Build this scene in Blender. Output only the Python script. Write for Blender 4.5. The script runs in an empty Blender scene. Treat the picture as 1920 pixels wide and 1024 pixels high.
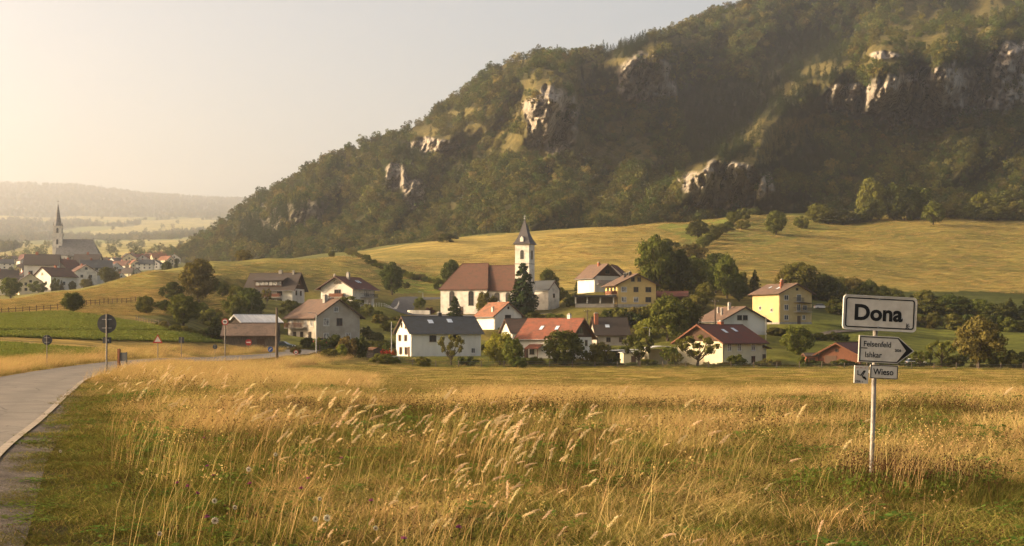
import bpy, bmesh, math, random
import numpy as np
from mathutils import Vector, Matrix, noise as mnoise
random.seed(7); RNG = np.random.default_rng(11)
R = math.radians
SC = bpy.context.scene
# ------------------------------------------------------------ camera
F = 2667.0; CXP = 960.0; HY = 625.0; HC = 2.2          # photo pixels: focal, centre column, horizon row; eye height
cam = bpy.data.objects.new('camera', bpy.data.cameras.new('camera')); SC.collection.objects.link(cam)
cam.data.sensor_width = 36; cam.data.lens = 36*F/1920; cam.data.shift_y = (HY-512)/1920
cam.location = (0, 0, HC); cam.rotation_euler = (R(90), 0, 0)
cam.data.clip_start = 0.2; cam.data.clip_end = 20000
SC.camera = cam
# ------------------------------------------------------------ sky, sun, exposure
SUN_AZ, SUN_EL = -93.0, 17.0
w = bpy.data.worlds.new("World"); SC.world = w; w.use_nodes = True
nt = w.node_tree; nt.nodes.clear()
sky = nt.nodes.new('ShaderNodeTexSky'); sky.sky_type = 'NISHITA'; sky.sun_disc = False
sky.sun_elevation = R(SUN_EL); sky.sun_rotation = R(SUN_AZ)
sky.altitude = 300; sky.air_density = 0.7; sky.dust_density = 6.0; sky.ozone_density = 0.0
bg = nt.nodes.new('ShaderNodeBackground'); bg.inputs[1].default_value = 0.15
wo = nt.nodes.new('ShaderNodeOutputWorld')
wm = nt.nodes.new('ShaderNodeMix'); wm.data_type = 'RGBA'; wm.blend_type = 'MULTIPLY'; wm.inputs[0].default_value = 1; wm.inputs[7].default_value = (1.13, 1.0, .83, 1)
nt.links.new(sky.outputs[0], wm.inputs[6]); nt.links.new(wm.outputs[2], bg.inputs[0]); nt.links.new(bg.outputs[0], wo.inputs[0])
sl = bpy.data.lights.new('sun', 'SUN'); sl.energy = 5.0; sl.angle = R(0.6); sl.color = (1.0, 0.80, 0.54)
so = bpy.data.objects.new('sun', sl); SC.collection.objects.link(so)
SUNV = Vector((math.sin(R(SUN_AZ))*math.cos(R(SUN_EL)), math.cos(R(SUN_AZ))*math.cos(R(SUN_EL)), math.sin(R(SUN_EL))))
so.rotation_euler = (-SUNV).to_track_quat('-Z', 'Y').to_euler(); so.location = (-50, 0, 80)
SC.view_settings.view_transform = 'Standard'; SC.view_settings.look = 'None'
SC.view_settings.exposure = 1.08; SC.view_settings.gamma = 1
SC.render.engine = 'CYCLES'
cy = SC.cycles; cy.use_denoising = True; cy.max_bounces = 6; cy.diffuse_bounces = 2; cy.glossy_bounces = 2
cy.transmission_bounces = 3; cy.transparent_max_bounces = 6; cy.volume_bounces = 1
try: cy.denoiser = 'OPENIMAGEDENOISE'; cy.denoising_input_passes = 'RGB_ALBEDO_NORMAL'; cy.denoising_prefilter = 'ACCURATE'
except Exception: pass

# ------------------------------------------------------------ helpers
def tag(o, label=None, cat=None, group=None, kind=None):
    if label: o['label'] = label
    if cat: o['category'] = cat
    if group: o['group'] = group
    if kind: o['kind'] = kind
    return o
def link(o, parent=None):
    SC.collection.objects.link(o)
    if parent: o.parent = parent
    return o
def empty(name, loc, rz=0.0, label=None, cat=None, group=None):
    o = bpy.data.objects.new(name, None); o.empty_display_size = 0.5
    o.location = loc; o.rotation_euler = (0, 0, rz); link(o)
    return tag(o, label, cat, group)
def copy_tree(o, parent=None):
    c = o.copy(); SC.collection.objects.link(c); c.parent = parent
    for ch in list(o.children): copy_tree(ch, c)
    return c
def P(px, py, Y):
    return Vector(((px-CXP)/F*Y, Y, HC-(py-HY)/F*Y))
def sstep(a, b, x):
    t = np.clip((np.asarray(x, float)-a)/(b-a), 0, 1); return t*t*(3-2*t)
class MB:
    """collects verts / faces / material slots for one mesh"""
    def __init__(s): s.v = []; s.f = []; s.m = []
    def add(s, vs, fs, m=0):
        n = len(s.v); s.v += [tuple(v) for v in vs]; s.f += [tuple(i+n for i in f) for f in fs]; s.m += [m]*len(fs); return s
    def box(s, x0, x1, y0, y1, z0, z1, m=0, M=None):
        vs = [Vector((x, y, z)) for z in (z0, z1) for x, y in ((x0, y0), (x1, y0), (x1, y1), (x0, y1))]
        if M is not None: vs = [M @ v for v in vs]
        return s.add(vs, [(3, 2, 1, 0), (4, 5, 6, 7), (0, 1, 5, 4), (1, 2, 6, 5), (2, 3, 7, 6), (3, 0, 4, 7)], m)
    def tube(s, pts, rad, n=8, m=0, cap=True):
        pts = [Vector(p) for p in pts]; rad = rad if hasattr(rad, '__len__') else [rad]*len(pts)
        vs = []; fs = []
        for i, p in enumerate(pts):
            d = (pts[min(i+1, len(pts)-1)]-pts[max(i-1, 0)]).normalized()
            a = d.cross(Vector((0, 0, 1)) if abs(d.z) < .95 else Vector((0, 1, 0))).normalized(); b = d.cross(a)
            for k in range(n):
                t = 2*math.pi*k/n; vs.append(p+(a*math.cos(t)+b*math.sin(t))*rad[i])
        for i in range(len(pts)-1):
            for k in range(n):
                fs.append((i*n+k, (i+1)*n+k, (i+1)*n+(k+1) % n, i*n+(k+1) % n))
        if cap:
            fs.append(tuple(range(n))); fs.append(tuple((len(pts)-1)*n+k for k in reversed(range(n))))
        return s.add(vs, fs, m)
    def prism(s, poly, a, b, m=0, axis='y'):
        """extrude a 2-D outline from a to b; axis y: outline in xz, axis x: outline in yz, axis z: in xy"""
        def q(p, t):
            return (p[0], t, p[1]) if axis == 'y' else ((t, p[0], p[1]) if axis == 'x' else (p[0], p[1], t))
        n = len(poly); vs = [q(p, a) for p in poly]+[q(p, b) for p in poly]
        fs = [tuple(range(n)), tuple(reversed(range(n, 2*n)))]+[(i, i+n, (i+1) % n+n, (i+1) % n) for i in range(n)]
        return s.add(vs, fs, m)
    def build(s, name, mats, parent=None, smooth=False, loc=None, rz=None):
        me = bpy.data.meshes.new(name); me.from_pydata(s.v, [], s.f)
        for mm in (mats if isinstance(mats, (list, tuple)) else [mats]): me.materials.append(mm)
        me.polygons.foreach_set('material_index', s.m)
        bm = bmesh.new(); bm.from_mesh(me); bmesh.ops.recalc_face_normals(bm, faces=bm.faces); bm.to_mesh(me); bm.free()
        if smooth: me.polygons.foreach_set('use_smooth', [True]*len(me.polygons))
        o = bpy.data.objects.new(name, me); link(o, parent)
        if loc is not None: o.location = loc
        if rz is not None: o.rotation_euler = (0, 0, rz)
        return o
def np_mesh(name, V, Q, mat, smooth=False, midx=None):
    """V (n,3), Q (m,4) or (m,3) -> mesh datablock"""
    me = bpy.data.meshes.new(name); k = Q.shape[1]
    me.vertices.add(len(V)); me.vertices.foreach_set('co', np.ascontiguousarray(V, np.float32).ravel())
    me.loops.add(Q.size); me.loops.foreach_set('vertex_index', Q.astype(np.int32).ravel())
    me.polygons.add(len(Q)); me.polygons.foreach_set('loop_start', np.arange(len(Q), dtype=np.int32)*k)
    if smooth: me.polygons.foreach_set('use_smooth', np.ones(len(Q), bool))
    for m in (mat if isinstance(mat, (list, tuple)) else [mat]): me.materials.append(m)
    if midx is not None: me.polygons.foreach_set('material_index', midx.astype(np.int32))
    me.update(calc_edges=True); return me

# ------------------------------------------------------------ materials
def nodes(m):
    m.use_nodes = True; t = m.node_tree; return t, t.nodes, t.links
def new_mat(name):
    m = bpy.data.materials.new(name); t, n, l = nodes(m); n.clear(); o = n.new('ShaderNodeOutputMaterial'); return m, t, n, l, o
def coord(n, l, kind='Object', sc=(1, 1, 1)):
    c = n.new('ShaderNodeTexCoord'); mp = n.new('ShaderNodeMapping'); l.new(c.outputs[kind], mp.inputs[0]); mp.inputs['Scale'].default_value = sc
    return mp.outputs[0]
def noise_n(n, l, vec, scale, detail=4, rough=.55):
    x = n.new('ShaderNodeTexNoise'); x.inputs['Scale'].default_value = scale; x.inputs['Detail'].default_value = detail
    x.inputs['Roughness'].default_value = rough; l.new(vec, x.inputs['Vector']); return x.outputs['Fac']
def ramp(n, l, fac, stops):
    r = n.new('ShaderNodeValToRGB'); l.new(fac, r.inputs[0]); e = r.color_ramp.elements
    while len(e) < len(stops): e.new(0.5)
    for i, (p, c) in enumerate(stops): e[i].position = p; e[i].color = (*c, 1) if len(c) == 3 else c
    return r.outputs[0]
def mixc(n, l, fac, a, b, mode='MIX'):
    x = n.new('ShaderNodeMix'); x.data_type = 'RGBA'; x.blend_type = mode
    for s, v in ((x.inputs[0], fac), (x.inputs[6], a), (x.inputs[7], b)):
        if isinstance(v, (int, float)): s.default_value = v
        elif isinstance(v, tuple): s.default_value = (*v, 1)
        else: l.new(v, s)
    return x.outputs[2]
def math_n(n, l, op, a, b=None, c=None):
    x = n.new('ShaderNodeMath'); x.operation = op
    for i, v in enumerate((a, b, c)):
        if v is None: continue
        if isinstance(v, (int, float)): x.inputs[i].default_value = v
        else: l.new(v, x.inputs[i])
    return x.outputs[0]
def attr_n(n, name, out='Color'):
    a = n.new('ShaderNodeAttribute'); a.attribute_name = name; return a.outputs[out]
def bump(n, l, h, strength, dist):
    b = n.new('ShaderNodeBump'); b.inputs['Strength'].default_value = strength; b.inputs['Distance'].default_value = dist; l.new(h, b.inputs['Height']); return b.outputs[0]
def principled(n, l, o, col, rough=.8, spec=.3, nrm=None, metal=0):
    p = n.new('ShaderNodeBsdfPrincipled'); p.inputs['Roughness'].default_value = rough; p.inputs['Metallic'].default_value = metal
    p.inputs['Specular IOR Level'].default_value = spec
    if isinstance(col, tuple): p.inputs['Base Color'].default_value = (*col, 1)
    else: l.new(col, p.inputs['Base Color'])
    if nrm is not None: l.new(nrm, p.inputs['Normal'])
    l.new(p.outputs[0], o.inputs['Surface']); return p
def mk(name, a, b=None, scale=3.0, rough=.85, spec=.25, bmp=0.0, bscale=None, metal=0, sc=(1, 1, 1), lo=.35, hi=.65, detail=5):
    """two-tone noise material"""
    m, t, n, l, o = new_mat(name); v = coord(n, l, 'Object', sc)
    f = noise_n(n, l, v, scale, detail); b = b or tuple(c*.8 for c in a)
    col = ramp(n, l, f, [(lo, a), (hi, b)]); nrm = None
    if bmp: nrm = bump(n, l, noise_n(n, l, v, bscale or scale*4, 6), bmp, .05)
    principled(n, l, o, col, rough, spec, nrm, metal); return m
def roof_mat(name, a, b, dirt=(.05, .045, .035), row=.34, strength=.7):
    """courses of tiles: level rows (by height) broken by columns, weather stains"""
    m, t, n, l, o = new_mat(name); c = n.new('ShaderNodeTexCoord'); sx = n.new('ShaderNodeSeparateXYZ'); l.new(c.outputs['Object'], sx.inputs[0])
    rows = math_n(n, l, 'FRACT', math_n(n, l, 'DIVIDE', sx.outputs[2], row*.5))
    cols = math_n(n, l, 'FRACT', math_n(n, l, 'DIVIDE', sx.outputs[0], .3))
    cw = math_n(n, l, 'ABSOLUTE', math_n(n, l, 'SUBTRACT', cols, .5))
    h = math_n(n, l, 'ADD', rows, math_n(n, l, 'MULTIPLY', cw, .8))
    f1 = noise_n(n, l, coord(n, l, 'Object', (1, 1, 2)), .7, 8, .75); f2 = noise_n(n, l, coord(n, l, 'Object'), 9, 2)
    col = mixc(n, l, f2, a, b); col = mixc(n, l, ramp(n, l, f1, [(.44, (0, 0, 0)), (.68, (.85, .85, .85))]), col, dirt)
    col = mixc(n, l, math_n(n, l, 'MULTIPLY', math_n(n, l, 'LESS_THAN', rows, .16), .45), col, tuple(x*.45 for x in a))
    principled(n, l, o, col, .8, .25, bump(n, l, h, strength, .06)); return m
def leaf_mat(name, a, b, c=None, trans=.35, var=.35, rough=.6):
    """leaf: diffuse + translucent, colours differ from leaf clump to leaf clump and tree to tree"""
    m, t, n, l, o = new_mat(name); v = coord(n, l, 'Object')
    f = noise_n(n, l, v, .9, 3); f2 = noise_n(n, l, v, 6, 2)
    col = ramp(n, l, f, [(.32, a), (.68, b)]); col = mixc(n, l, math_n(n, l, 'MULTIPLY', f2, .6), col, c or tuple(x*.5 for x in a))
    oi = n.new('ShaderNodeObjectInfo')
    hs = n.new('ShaderNodeHueSaturation'); l.new(col, hs.inputs['Color'])
    l.new(math_n(n, l, 'ADD', math_n(n, l, 'MULTIPLY', oi.outputs['Random'], var), 1-var*.5), hs.inputs['Value'])
    l.new(math_n(n, l, 'ADD', math_n(n, l, 'MULTIPLY', math_n(n, l, 'FRACT', math_n(n, l, 'MULTIPLY', oi.outputs['Random'], 7.3)), .045), .475), hs.inputs['Hue'])
    d = n.new('ShaderNodeBsdfDiffuse'); tr = n.new('ShaderNodeBsdfTranslucent'); mx = n.new('ShaderNodeMixShader'); mx.inputs[0].default_value = trans
    l.new(hs.outputs[0], d.inputs[0]); l.new(mixc(n, l, 1.0, hs.outputs[0], (1.0, .95, .6), 'MULTIPLY'), tr.inputs[0])
    l.new(d.outputs[0], mx.inputs[1]); l.new(tr.outputs[0], mx.inputs[2]); l.new(mx.outputs[0], o.inputs['Surface']); return m

# ------------------------------------------------------------ the ground's shape
COLS = {
 -400: [(60, 714), (100, 688), (140, 652), (160, 636), (230, 600), (250, 592), (300, 580), (340, 584), (600, 566), (700, 560), (1000, 510), (1500, 482), (3500, 452), (6000, 398), (9000, 330)],
 0: [(60, 722), (70, 709), (90, 690), (110, 672), (140, 646), (160, 634), (230, 597), (250, 589), (300, 562), (340, 566), (600, 560), (700, 553), (1000, 500), (1500, 478), (3500, 450), (6000, 400), (9000, 340)],
 130: [(60, 722), (75, 703), (100, 684), (120, 671), (140, 652), (165, 638), (230, 600), (255, 588), (330, 545), (370, 551), (600, 550), (700, 545), (1000, 498), (1500, 476), (3500, 450), (6000, 405), (9000, 343)],
 290: [(60, 724), (80, 700), (115, 681), (150, 667), (180, 645), (200, 634), (260, 602), (290, 582), (330, 555), (400, 506), (440, 512), (700, 515), (1000, 495), (1500, 472), (3500, 445), (6000, 405), (9000, 362)],
 400: [(60, 728), (80, 710), (120, 690), (170, 672), (215, 655), (250, 640), (290, 615), (330, 585), (370, 550), (460, 489), (500, 495), (900, 502), (1500, 470), (3500, 440), (6000, 405), (9000, 370)],
 500: [(60, 732), (100, 708), (150, 690), (200, 672), (240, 660), (270, 652), (300, 630), (330, 600), (360, 575), (400, 548), (500, 480), (540, 486), (900, 492), (1500, 465), (3500, 440), (6000, 405), (9000, 373)],
 640: [(60, 736), (100, 712), (150, 698), (200, 686), (240, 674), (270, 664), (300, 642), (330, 630), (345, 620), (370, 593), (395, 572), (440, 545), (540, 471), (580, 477), (900, 482), (9000, 460)],
 800: [(60, 737), (100, 718), (150, 707), (230, 694), (270, 688), (300, 667), (330, 648), (350, 625), (375, 602), (400, 590), (430, 573), (470, 553), (520, 520), (660, 454), (700, 459), (900, 462), (9000, 460)],
 960: [(60, 738), (100, 719), (150, 708), (230, 695), (270, 689), (300, 670), (330, 652), (350, 630), (375, 608), (400, 590), (420, 580), (450, 568), (480, 550), (700, 441), (740, 446), (900, 449), (9000, 460)],
 1120: [(60, 738), (100, 719), (150, 708), (230, 696), (270, 690), (300, 677), (320, 665), (340, 635), (360, 602), (380, 580), (400, 570), (450, 548), (480, 535), (720, 428), (760, 433), (900, 436), (9000, 460)],
 1240: [(60, 738), (100, 720), (150, 708), (230, 696), (270, 690), (300, 678), (330, 640), (360, 600), (400, 568), (450, 545), (500, 518), (750, 420), (790, 425), (9000, 460)],
 1400: [(60, 738), (100, 720), (150, 708), (230, 697), (270, 691), (300, 681), (340, 640), (365, 612), (400, 578), (450, 552), (520, 520), (800, 399), (840, 402), (9000, 460)],
 1600: [(60, 738), (100, 720), (150, 708), (230, 697), (270, 692), (300, 685), (350, 640), (400, 602), (450, 568), (500, 545), (700, 450), (820, 392), (860, 394), (9000, 460)],
 1760: [(60, 738), (100, 720), (150, 709), (230, 698), (270, 693), (300, 686), (350, 654), (400, 622), (450, 590), (500, 552), (600, 500), (820, 398), (860, 398), (9000, 460)],
 1920: [(60, 738), (100, 721), (150, 709), (230, 699), (270, 694), (300, 688), (350, 656), (400, 625), (450, 596), (500, 560), (600, 512), (820, 402), (860, 402), (9000, 460)],
 2500: [(60, 738), (100, 721), (150, 709), (230, 699), (270, 694), (300, 688), (350, 656), (400, 625), (450, 596), (500, 560), (600, 512), (820, 402), (860, 402), (9000, 460)]}
YG = np.concatenate([np.linspace(-80, 60, 71), 60*np.exp(np.linspace(0, math.log(9600/60), 560))[1:]])
_cp = sorted(COLS); _tab = []
for c in _cp:
    ys = [-80, 0, 42]+[a for a, _ in COLS[c]]; zs = [-.1, 0, 0]+[HC-(b-HY)/F*a for a, b in COLS[c]]
    ys.append(9800); zs.append(zs[-1]*.8)
    z = np.interp(YG, ys, zs)
    for _ in range(2):                       # soften the kinks
        zp = np.pad(z, 3, mode='edge'); z = sum(zp[k:k+len(z)] for k in range(7))/7
    _tab.append(z)
_tab = np.array(_tab); _cpa = np.array(_cp, float)
PADS = []                                     # levelled plots (x, y, z, r)
def raw_z(X, Y):
    X = np.asarray(X, float); Y = np.asarray(Y, float)
    px = np.clip(CXP+F*X/np.maximum(Y, 30), -399, 2499)
    i = np.clip(np.searchsorted(_cpa, px)-1, 0, len(_cpa)-2)
    t = (px-_cpa[i])/(_cpa[i+1]-_cpa[i]); t = t*t*(3-2*t)*.5+t*.5
    yi = np.interp(Y, YG, np.arange(len(YG))); j = np.clip(yi.astype(int), 0, len(YG)-2); u = yi-j
    a = _tab[i, j]*(1-u)+_tab[i, j+1]*u; b = _tab[i+1, j]*(1-u)+_tab[i+1, j+1]*u
    return a*(1-t)+b*t
def gz(X, Y):
    X = np.asarray(X, float); Y = np.asarray(Y, float)
    z = raw_z(X, Y)
    amp = sstep(330, 700, Y)
    z = z+amp*(1.3*np.sin(X*.009+Y*.017+1)+1.0*np.sin(X*.021+Y*.011)+.6*np.sin(X*.057-Y*.031)+.35*np.sin(X*.13+Y*.083))
    if PADS:
        p = np.array(PADS); sh = z.shape; zf = z.ravel().copy(); xf = np.broadcast_to(X, sh).ravel(); yf = np.broadcast_to(Y, sh).ravel()
        sel = (yf > 180) & (yf < 520)
        num = np.zeros(sel.sum()); den = np.zeros(sel.sum())+1e-6; mx = np.zeros(sel.sum())
        for (a, b, c, r) in p:
            d = np.hypot(xf[sel]-a, yf[sel]-b); wgt = 1-sstep(r, r*2.2, d); num += wgt**2*c; den += wgt**2; mx = np.maximum(mx, wgt)
        zf[sel] = zf[sel]*(1-mx)+num/den*mx; z = zf.reshape(sh)
    return z
def gz1(x, y): return float(gz(np.array([x]), np.array([y]))[0])
def hit(px, py, y0=14, y1=5000):
    """where the line of sight through a photo point first meets the ground, not nearer than y0"""
    ys = np.exp(np.linspace(math.log(y0), math.log(y1), 1600)); X = (px-CXP)/F*ys
    d = (HC-(py-HY)/F*ys)-gz(X, ys); k = np.where(d <= 0)[0]
    if len(k) == 0: i = int(np.argmin(d)); Y = ys[i]
    else: Y = ys[k[0]]
    x = (px-CXP)/F*Y; return Vector((x, Y, gz1(x, Y)))
# ------------------------------------------------------------ plots of the houses: (px centre, py of the base, depth, radius)
PLOTS = dict(
 dark_gable=(517, 571, 400, 10), balcony=(652, 575, 396, 9), beige=(607, 637, 322, 9), barn_left=(470, 656, 262, 8),
 charcoal=(822, 668, 300, 12), orange=(935, 618, 352, 7), brown_low=(980, 640, 335, 6), red=(1042, 672, 306, 9),
 dark_back=(1142, 648, 334, 7), sheds=(1195, 684, 300, 9), cream=(1350, 685, 300, 11), grey_roof=(1372, 628, 352, 9),
 yellow_tall=(1466, 608, 378, 9), ochre=(1182, 577, 388, 9), twin=(1122, 548, 425, 8), barn_right=(1588, 687, 292, 13),
 church=(905, 590, 412, 17), chapel=(1018, 572, 420, 6), garage=(1115, 577, 384, 7), longshed=(1255, 566, 395, 7), garden_hut=(694, 676, 272, 3))
PZ = {}
for k, (a, b, Y, r) in PLOTS.items():
    p = P(a, b, Y-4); q = P(a, b, Y); PZ[k] = Vector(((a-CXP)/F*Y, Y, p.z)); PADS.append((PZ[k].x, Y, p.z, r))

# ------------------------------------------------------------ ground sheet
def inpoly(px, py, poly):
    n = len(poly); ins = np.zeros(px.shape, bool); j = n-1
    for i in range(n):
        xi, yi = poly[i]; xj, yj = poly[j]
        if yi != yj: ins ^= ((yi > py) != (yj > py)) & (px < (xj-xi)*(py-yi)/(yj-yi)+xi)
        j = i
    return ins
def vnoise(x, y, seed=0):
    xi = np.floor(x).astype(int); yi = np.floor(y).astype(int); fx = x-xi; fy = y-yi; fx = fx*fx*(3-2*fx); fy = fy*fy*(3-2*fy)
    def h(a, b):
        n = (a*374761393+b*668265263+seed*982451653) & 0x7fffffff; n = (n ^ (n >> 13))*1274126177 & 0x7fffffff; return ((n ^ (n >> 16)) & 0xffff)/65535.
    return (h(xi, yi)*(1-fx)+h(xi+1, yi)*fx)*(1-fy)+(h(xi, yi+1)*(1-fx)+h(xi+1, yi+1)*fx)*fy
def fbm(x, y, oct=4, seed=0):
    s = 0; a = .5; tot = 0
    for k in range(oct): s = s+a*vnoise(x*2**k+17*k, y*2**k-9*k, seed+k); tot += a; a *= .5
    return s/tot
GOLD = (.40, .27, .095); OLIVE = (.23, .19, .06); GREEN = (.17, .17, .04); LAWN = (.17, .18, .04); CROP = (.16, .21, .035); TAN = (.46, .31, .11)
DARKG = (.055, .065, .02); STUB = (.50, .34, .11); FARF = (.045, .055, .025)
ZONES = [  # (photo outline, nearest depth, farthest depth, colour) painted in order
 ([(-400, 700), (2600, 700), (2600, 745), (-400, 745)], 50, 110, STUB),
 ([(430, 684), (2600, 684), (2600, 722), (430, 716)], 85, 268, (.50, .38, .10)),
 ([(-400, 560), (500, 560), (500, 700), (-400, 700)], 70, 330, STUB),
 ([(-400, 690), (-400, 646), (0, 646), (60, 650), (205, 661), (150, 668), (60, 673), (0, 677)], 90, 150, CROP),
 ([(-400, 588), (0, 591), (110, 586), (170, 592), (330, 620), (420, 639), (420, 643), (300, 641), (120, 636), (0, 632), (-400, 625)], 130, 290, (.20, .205, .055)),
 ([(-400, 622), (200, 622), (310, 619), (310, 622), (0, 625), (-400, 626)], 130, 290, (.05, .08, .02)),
 ([(250, 592), (280, 575), (300, 560), (400, 530), (480, 545), (700, 560), (720, 620), (560, 660), (420, 640), (330, 618)], 200, 460, (.17, .155, .045)),
 ([(540, 600), (760, 560), (760, 640), (1120, 640), (1500, 560), (2600, 560), (2600, 690), (520, 690)], 262, 520, GREEN),
 ([(-400, 592), (-400, 575), (0, 574), (160, 560), (420, 525), (330, 562), (200, 572), (0, 586)], 240, 420, TAN),
 ([(-400, 575), (0, 574), (160, 560), (420, 525), (600, 520), (740, 545), (830, 545), (830, 530), (740, 512), (640, 466), (480, 476), (300, 500), (0, 556), (-400, 560)], 250, 600, (.27, .235, .07)),
 ([(640, 462), (1240, 416), (1300, 440), (1240, 470), (1180, 520), (1000, 560), (850, 560), (840, 520), (740, 512)], 400, 780, (.42, .32, .105)),
 ([(700, 505), (850, 515), (850, 548), (740, 550)], 380, 640, (.22, .26, .05)),
 ([(1225, 425), (1420, 380), (1420, 412), (1300, 452)], 500, 880, (.24, .28, .06)),
 ([(1420, 370), (2600, 370), (2600, 560), (1440, 550), (1290, 500), (1330, 440)], 430, 900, (.32, .255, .08)),
 ([(1350, 425), (1500, 398), (1560, 430), (1400, 470)], 430, 900, (.26, .25, .07)),
 ([(1480, 545), (2600, 548), (2600, 600), (1500, 600)], 330, 620, DARKG),
 ([(1480, 600), (2600, 600), (2600, 684), (1480, 680)], 288, 470, (.15, .165, .035)),
]
NX, NY = 640, len(YG)
_keep = np.concatenate([np.arange(0, 71), np.arange(71, NY)]); YR = YG[_keep]
s = np.linspace(-1, 1, NX); s = np.sign(s)*(.72*np.abs(s)+.28*np.abs(s)**3)
GY, GS = np.meshgrid(YR, s, indexing='ij'); GX = GS*(42+.42*np.maximum(GY, 0)); GZ = gz(GX, GY)
gpx = CXP+F*GX/np.maximum(GY, 30); gpy = HY-(GZ-HC)/np.maximum(GY, 1)*F
jit = (fbm(GX*.12, GY*.06, 3, 5)-.5)*np.clip(26*60/np.maximum(GY, 60), 2, 14)
col = np.zeros(GX.shape+(3,)); col[:] = (.22, .17, .055); col[GY < 50] = (.075, .06, .022)
col[GY > 560] = (.16, .16, .06)
for poly, y0, y1, c in ZONES:
    m = inpoly(gpx, gpy+jit, poly) & (GY > y0) & (GY < y1); col[m] = c
# far valley: light fields between dark woods, woods over the far ridge
far = GY > 1080
ff = fbm(GX*.0022+3, GY*.0009, 4, 21); ff2 = fbm(GX*.004, GY*.0012, 3, 31)
fc = np.where((ff > .50)[..., None], np.array((.42, .36, .15)), np.where((ff2 > .5)[..., None], np.array((.22, .24, .09)), np.array(FARF)))
fc = np.where((GY > 5200+900*ff2)[..., None], np.array(FARF), fc)
col = np.where(far[..., None], fc, col)
V = np.stack([GX, GY, GZ], -1).reshape(-1, 3); ii = np.arange(NY*NX).reshape(NY, NX)
Q = np.stack([ii[:-1, :-1], ii[:-1, 1:], ii[1:, 1:], ii[1:, :-1]], -1).reshape(-1, 4)
gm, t, n, l, o = new_mat('meadow_ground'); v = coord(n, l, 'Object')
c0 = attr_n(n, 'tint')
na = noise_n(n, l, v, .022, 9, .7); nb = noise_n(n, l, coord(n, l, 'Object', (.12, .5, .5)), .5, 6, .6); nc = noise_n(n, l, v, .28, 12, .85)
cc = mixc(n, l, ramp(n, l, na, [(.40, (0, 0, 0)), (.60, (.8, .8, .8))]), c0, mixc(n, l, .75, c0, (.10, .115, .03)))
cc = mixc(n, l, 1, cc, ramp(n, l, nb, [(.3, (.6, .6, .56)), (.7, (1.3, 1.22, 1.1))]), 'MULTIPLY')
cc = mixc(n, l, 1, cc, ramp(n, l, nc, [(.36, (.5, .55, .5)), (.64, (1.32, 1.28, 1.2))]), 'MULTIPLY')
nv = coord(n, l, 'Object', (.5, 1.5, 1.5)); principled(n, l, o, cc, .95, .05, bump(n, l, noise_n(n, l, nv, 1.2, 8, .75), 1.0, .9))
me = np_mesh('ground', V, Q, gm, True)
ca = me.color_attributes.new('tint', 'FLOAT_COLOR', 'POINT')
ca.data.foreach_set('color', np.concatenate([col.reshape(-1, 3), np.ones((NX*NY, 1))], 1).astype(np.float32).ravel())
tag(link(bpy.data.objects.new('ground', me)), kind='structure')

# ------------------------------------------------------------ the wooded mountain
TOP = [(300, 486), (330, 482), (365, 458), (400, 436), (440, 402), (480, 376), (520, 352), (560, 332), (600, 306), (640, 292), (700, 268), (745, 258), (800, 222), (870, 176), (910, 142), (950, 118), (1000, 108), (1060, 106), (1130, 100), (1190, 80), (1250, 66), (1300, 42), (1370, 14), (1450, -30), (1600, -90), (1920, -190), (2300, -260)]
BOT = [(300, 492), (330, 498), (400, 505), (480, 498), (640, 486), (800, 472), (960, 458), (1120, 445), (1240, 438), (1400, 412), (1600, 404), (1760, 408), (1920, 415), (2300, 425)]
YB = [(300, 1130), (400, 960), (500, 860), (640, 800), (800, 790), (1120, 800), (1400, 850), (1920, 880), (2300, 900)]
YT = [(300, 1180), (400, 1190), (500, 1180), (640, 1130), (960, 1160), (1280, 1210), (1600, 1300), (2300, 1400)]
SPUR = [(1150, 420), (1240, 374), (1290, 338), (1350, 292), (1400, 262), (1450, 205), (1500, 160), (1560, 120), (1640, 88), (1760, 70), (1920, 36), (2300, -30)]
ip = lambda T, x: np.interp(x, [a for a, _ in T], [b for _, b in T])
ROCK = [(1036, 224, 52, 62, 1.), (1210, 152, 50, 48, .8), (1240, 130, 22, 22, .8), (1362, 350, 88, 46, 1.), (1620, 184, 74, 30, .9), (1712, 186, 92, 56, 1.1), (1830, 168, 95, 50, .8), (556, 402, 60, 30, .8), (742, 330, 20, 24, .8), (777, 365, 24, 24, .8), (812, 272, 44, 14, .6), (1655, 103, 28, 7, .6), (1905, 120, 60, 40, .7)]
LEDGE = [(1470, 248, 85, 30), (1250, 84, 60, 12), (880, 214, 60, 12), (1340, 310, 62, 9), (1780, 74, 150, 16), (1560, 128, 70, 12), (1170, 240, 50, 16), (1690, 362, 60, 10), (1560, 378, 90, 9), (800, 250, 60, 8), (620, 345, 40, 8), (1130, 120, 60, 10), (1010, 168, 34, 9), (1100, 190, 46, 10), (960, 260, 40, 9), (1290, 330, 60, 12), (1500, 165, 60, 14), (1420, 300, 50, 9), (700, 345, 36, 7), (1700, 130, 70, 8)]
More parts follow.
